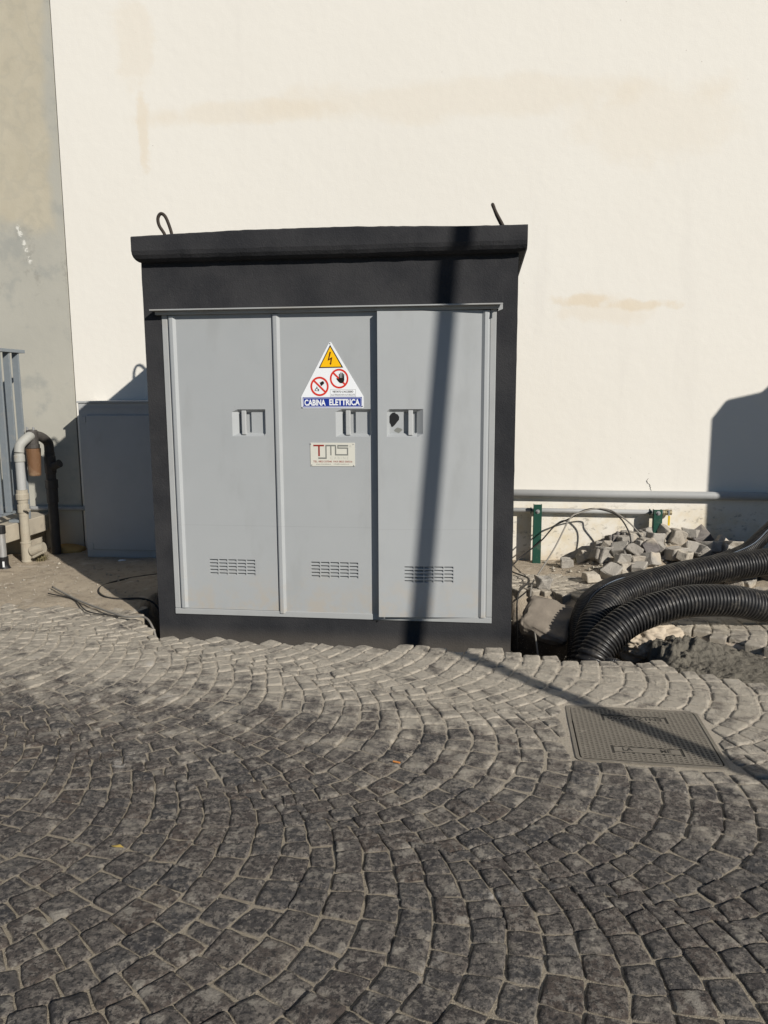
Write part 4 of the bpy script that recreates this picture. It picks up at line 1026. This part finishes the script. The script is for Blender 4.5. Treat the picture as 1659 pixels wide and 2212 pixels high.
# ------------------------------------------------------------------ standpipe with filter
gs = empty('standpipe', (-4.03, 6.55, 0), 'dusty looping standpipe with brown filter bowl and valves before the grey wall', 'standpipe')
A = Vector((-4.085, 6.47, 0)); Bq = Vector((-4.02, 6.83, 0))             # front leg and rear leg in plan
def leg(P, prof, name, mat): 
    return MB().lathe([(r_, z_) for r_, z_ in prof], (P.x, P.y, 0), 18).build(name, M[mat], gs, smooth=False)
ps = .040
leg(A, [(.042,-.05),(.044,.03),(.049,.035),(.049,.045),(.046,.05),(.046,.20),(.049,.205),(.049,.215),(.040,.22),(.040,.455)], 'lower_pipe', 'pipebeige')
leg(A, [(.042,.456),(.042,.485),(.050,.487),(.050,.555),(.042,.560),(.043,.575),(.046,.578),(.046,.592)], 'ball_valve', 'pipebeige')
leg(A, [(.047,.5925),(.047,.600),(.056,.604),(.056,.650),(.050,.66),(.048,.69)], 'union_nut', 'pipebeige')
leg(A, [(.039,.691),(.039,.94)], 'upper_pipe', 'greypipe')
leg(A, [(.040,.941),(.046,.945),(.046,1.0),(.041,1.005),(.041,1.02)], 'elbow_collar', 'pipepaint')
MB().box(A.x+.046, A.x+.105, A.y-.07, A.y-.052, .512, .528).build('valve_lever', M['pipebeige'], gs, bevel=.004)
MB().tube([(A.x+.045,A.y,.13),(A.x+.12,A.y+.01,.155),(A.x+.165,A.y+.015,.165)], [.046,.046,.048], 16).build('side_branch', M['pipebeige'], gs)
MB().tube([(A.x+.09,A.y-.05,.085),(A.x+.19,A.y-.045,.135)], .012, 8).build('branch_lever', M['pipebeige'], gs)
mid = (A+Bq)/2
pth = spline([A+Vector((0,0,1.02)), A+Vector((.004,.02,1.09)), A+Vector((.035,.09,1.15)), mid+Vector((.0,-.03,1.165))], 8)
MB().tube(pth, .043, 16).build('elbow', M['pipepaint'], gs, smooth=True)
MB().lathe([(.03,1.05),(.060,1.052),(.060,1.085),(.052,1.09),(.052,1.20),(.045,1.215),(.02,1.22)], (mid.x+.0,mid.y-.01,0), 20).build('filter_head', M['darkiron'], gs)
MB().lathe([(.050,.80),(.054,.81),(.066,1.035),(.066,1.049)], (mid.x,mid.y-.01,0), 20).build('filter_bowl', M['amber'], gs, smooth=False)
for dx in (-.03,.03): MB().lathe([(.010,1.2155),(.010,1.24),(.006,1.244)], (mid.x+dx,mid.y-.03,0), 8).build('bleed_screw', M['galv'], gs)
pth = spline([mid+Vector((0,.01,1.165)), mid+Vector((.022,.09,1.15)), Bq+Vector((.01,-.01,1.09)), Bq+Vector((.012,0,1.0))], 8)
MB().tube(pth, .043, 16).build('elbow', M['darkiron'], gs, smooth=True)
leg(Bq+Vector((.012,0,0)), [(.045,-.03),(.045,.52),(.052,.525),(.052,.66),(.058,.665),(.058,.74),(.045,.745),(.045,.80),(.052,.81),(.052,.96),(.046,.965),(.046,1.0)], 'rear_pipe', 'darkiron')
MB().tube([Bq+Vector((.04,-.02,.86)), Bq+Vector((.13,-.04,.90))], [.035,.038], 14).build('strainer', M['darkiron'], gs)
# short capped pipe
cp = empty('capped_pipe', (-4.16, 6.24, 0), 'short grey plastic pipe with black end fittings beside the standpipe', 'pipe')
Cx, Cy = -4.155, 6.22
MB().lathe([(.034,.13),(.034,.335)], (Cx,Cy,0), 18).build('tube', M['galv'], cp, smooth=False)
MB().lathe([(.040,.336),(.040,.40),(.037,.405)], (Cx,Cy,0), 18).build('cap', M['black'], cp)
MB().tube(spline([(Cx,Cy,.129),(Cx,Cy,.06),(Cx+.015,Cy,.02),(Cx+.05,Cy,-.02)],6), .046, 16).build('elbow', M['black'], cp)
MB().box(Cx+.022, Cx+.036, Cy-.046, Cy-.038, .045, .095).build('sticker', M['signwhite'], cp)
# dry weed tuft at the standpipe and a few green ones by the rubble
def tuft(name, c, n, h, spread, mat, label, seed):
    r = random.Random(seed); b = MB()
    for i in range(n):
        a = r.uniform(0, 6.28); l = h*r.uniform(.5,1.1); lean = r.uniform(.1,1)*spread
        x, y = c[0]+r.uniform(-.3,.3)*spread, c[1]+r.uniform(-.3,.3)*spread
        p1 = (x, y, c[2]-.01); p2 = (x+lean*.5*math.cos(a), y+lean*.5*math.sin(a), c[2]+l*.7); p3 = (x+lean*math.cos(a), y+lean*math.sin(a), c[2]+l*r.uniform(.5,1))
        w_ = .004; q = (-math.sin(a)*w_, math.cos(a)*w_)
        b.add([(p1[0]-q[0],p1[1]-q[1],p1[2]),(p1[0]+q[0],p1[1]+q[1],p1[2]),(p2[0]+q[0],p2[1]+q[1],p2[2]),(p2[0]-q[0],p2[1]-q[1],p2[2]),p3], [(0,1,2,3),(3,2,4)])
    return tag(b.build(name, M[mat], fix=False), label, 'weed')
tuft('weed_tuft', (-3.99,6.53,.02), 90, .09, .10, 'weed', 'dry tangled weed tuft at the foot of the standpipe', 1)
tuft('weed_tuft', (.87,6.87,.02), 60, .07, .06, 'weedgreen', 'small green weed between loose blocks by the white wall', 2)
# litter
tag(MB().tube([(-.350,3.056,.008),(-.320,3.046,.008)], .004, 10).build('cigarette_butt', M['orange']), 'orange cigarette butt lying on the cobbles', 'litter')
b = MB().add([(-1.245,2.330,.009),(-1.225,2.318,.013),(-1.195,2.326,.009),(-1.215,2.338,.012)], [(0,1,3),(1,2,3)])
tag(b.build('dry_leaf', M['leaf'], fix=False), 'yellow dry leaf lying on the dark cobbles', 'leaf')
# ------------------------------------------------------------------ beyond the frame: lamp post and an added occluder that cast the shadows
lb_ = Vector((3.072, 1.00, -.05)); lp = empty('lamp_post', lb_, 'slightly leaning dark steel lamp post standing on the paving', 'lamp post')
H = 6.3; lean = Vector((.088, 0, 1)); q_ = [lb_+lean*(H*t) for t in (0,.02,.021,.5,1)]
MB().tube(q_, [.09,.09,.054,.051,.047], 20).build('pole', M['lamp'], lp, smooth=True)
tip = lb_+lean*H
MB().tube(spline([tip-Vector((0,0,.05)), tip+Vector((.15,-.02,.12)), tip+Vector((.6,-.05,.2))], 6), .03, 12).build('arm', M['lamp'], lp, smooth=True)
hd = MB().box(tip.x+.5, tip.x+1.1, tip.y-.15, tip.y+.08, tip.z+.15, tip.z+.25).build('lamp_head', M['lamp'], lp, bevel=.02)
MB().box(tip.x+.55, tip.x+1.05, tip.y-.12, tip.y+.05, tip.z+.140, tip.z+.1495).build('lens', M['glass'], hd)
sh = empty('added_occluder', (5.0, 5.32, 0), 'unseen added grey sheet metal hoarding with stepped top and back posts', 'occluder')  # invented sheet, outline stepped to shape the shadow on the white wall
pr = [(3.735,-.15),(3.735,2.618),(3.839,2.765),(4.116,2.83),(4.22,2.93),(4.7,3.35),(6.4,3.35),(6.4,-.15)]
MB().prism(pr, 5.30, 5.325).build('panel', M['rail'], sh)
for xp in (4.0, 4.8, 5.6, 6.3): MB().box(xp-.04, xp+.04, 5.326, 5.40, -.15, 2.55).build('post', M['galv'], sh, bevel=.004)
for zp in (.6, 2.2): MB().box(3.80, 6.38, 5.401, 5.44, zp-.03, zp+.03).build('brace', M['galv'], sh, bevel=.004)
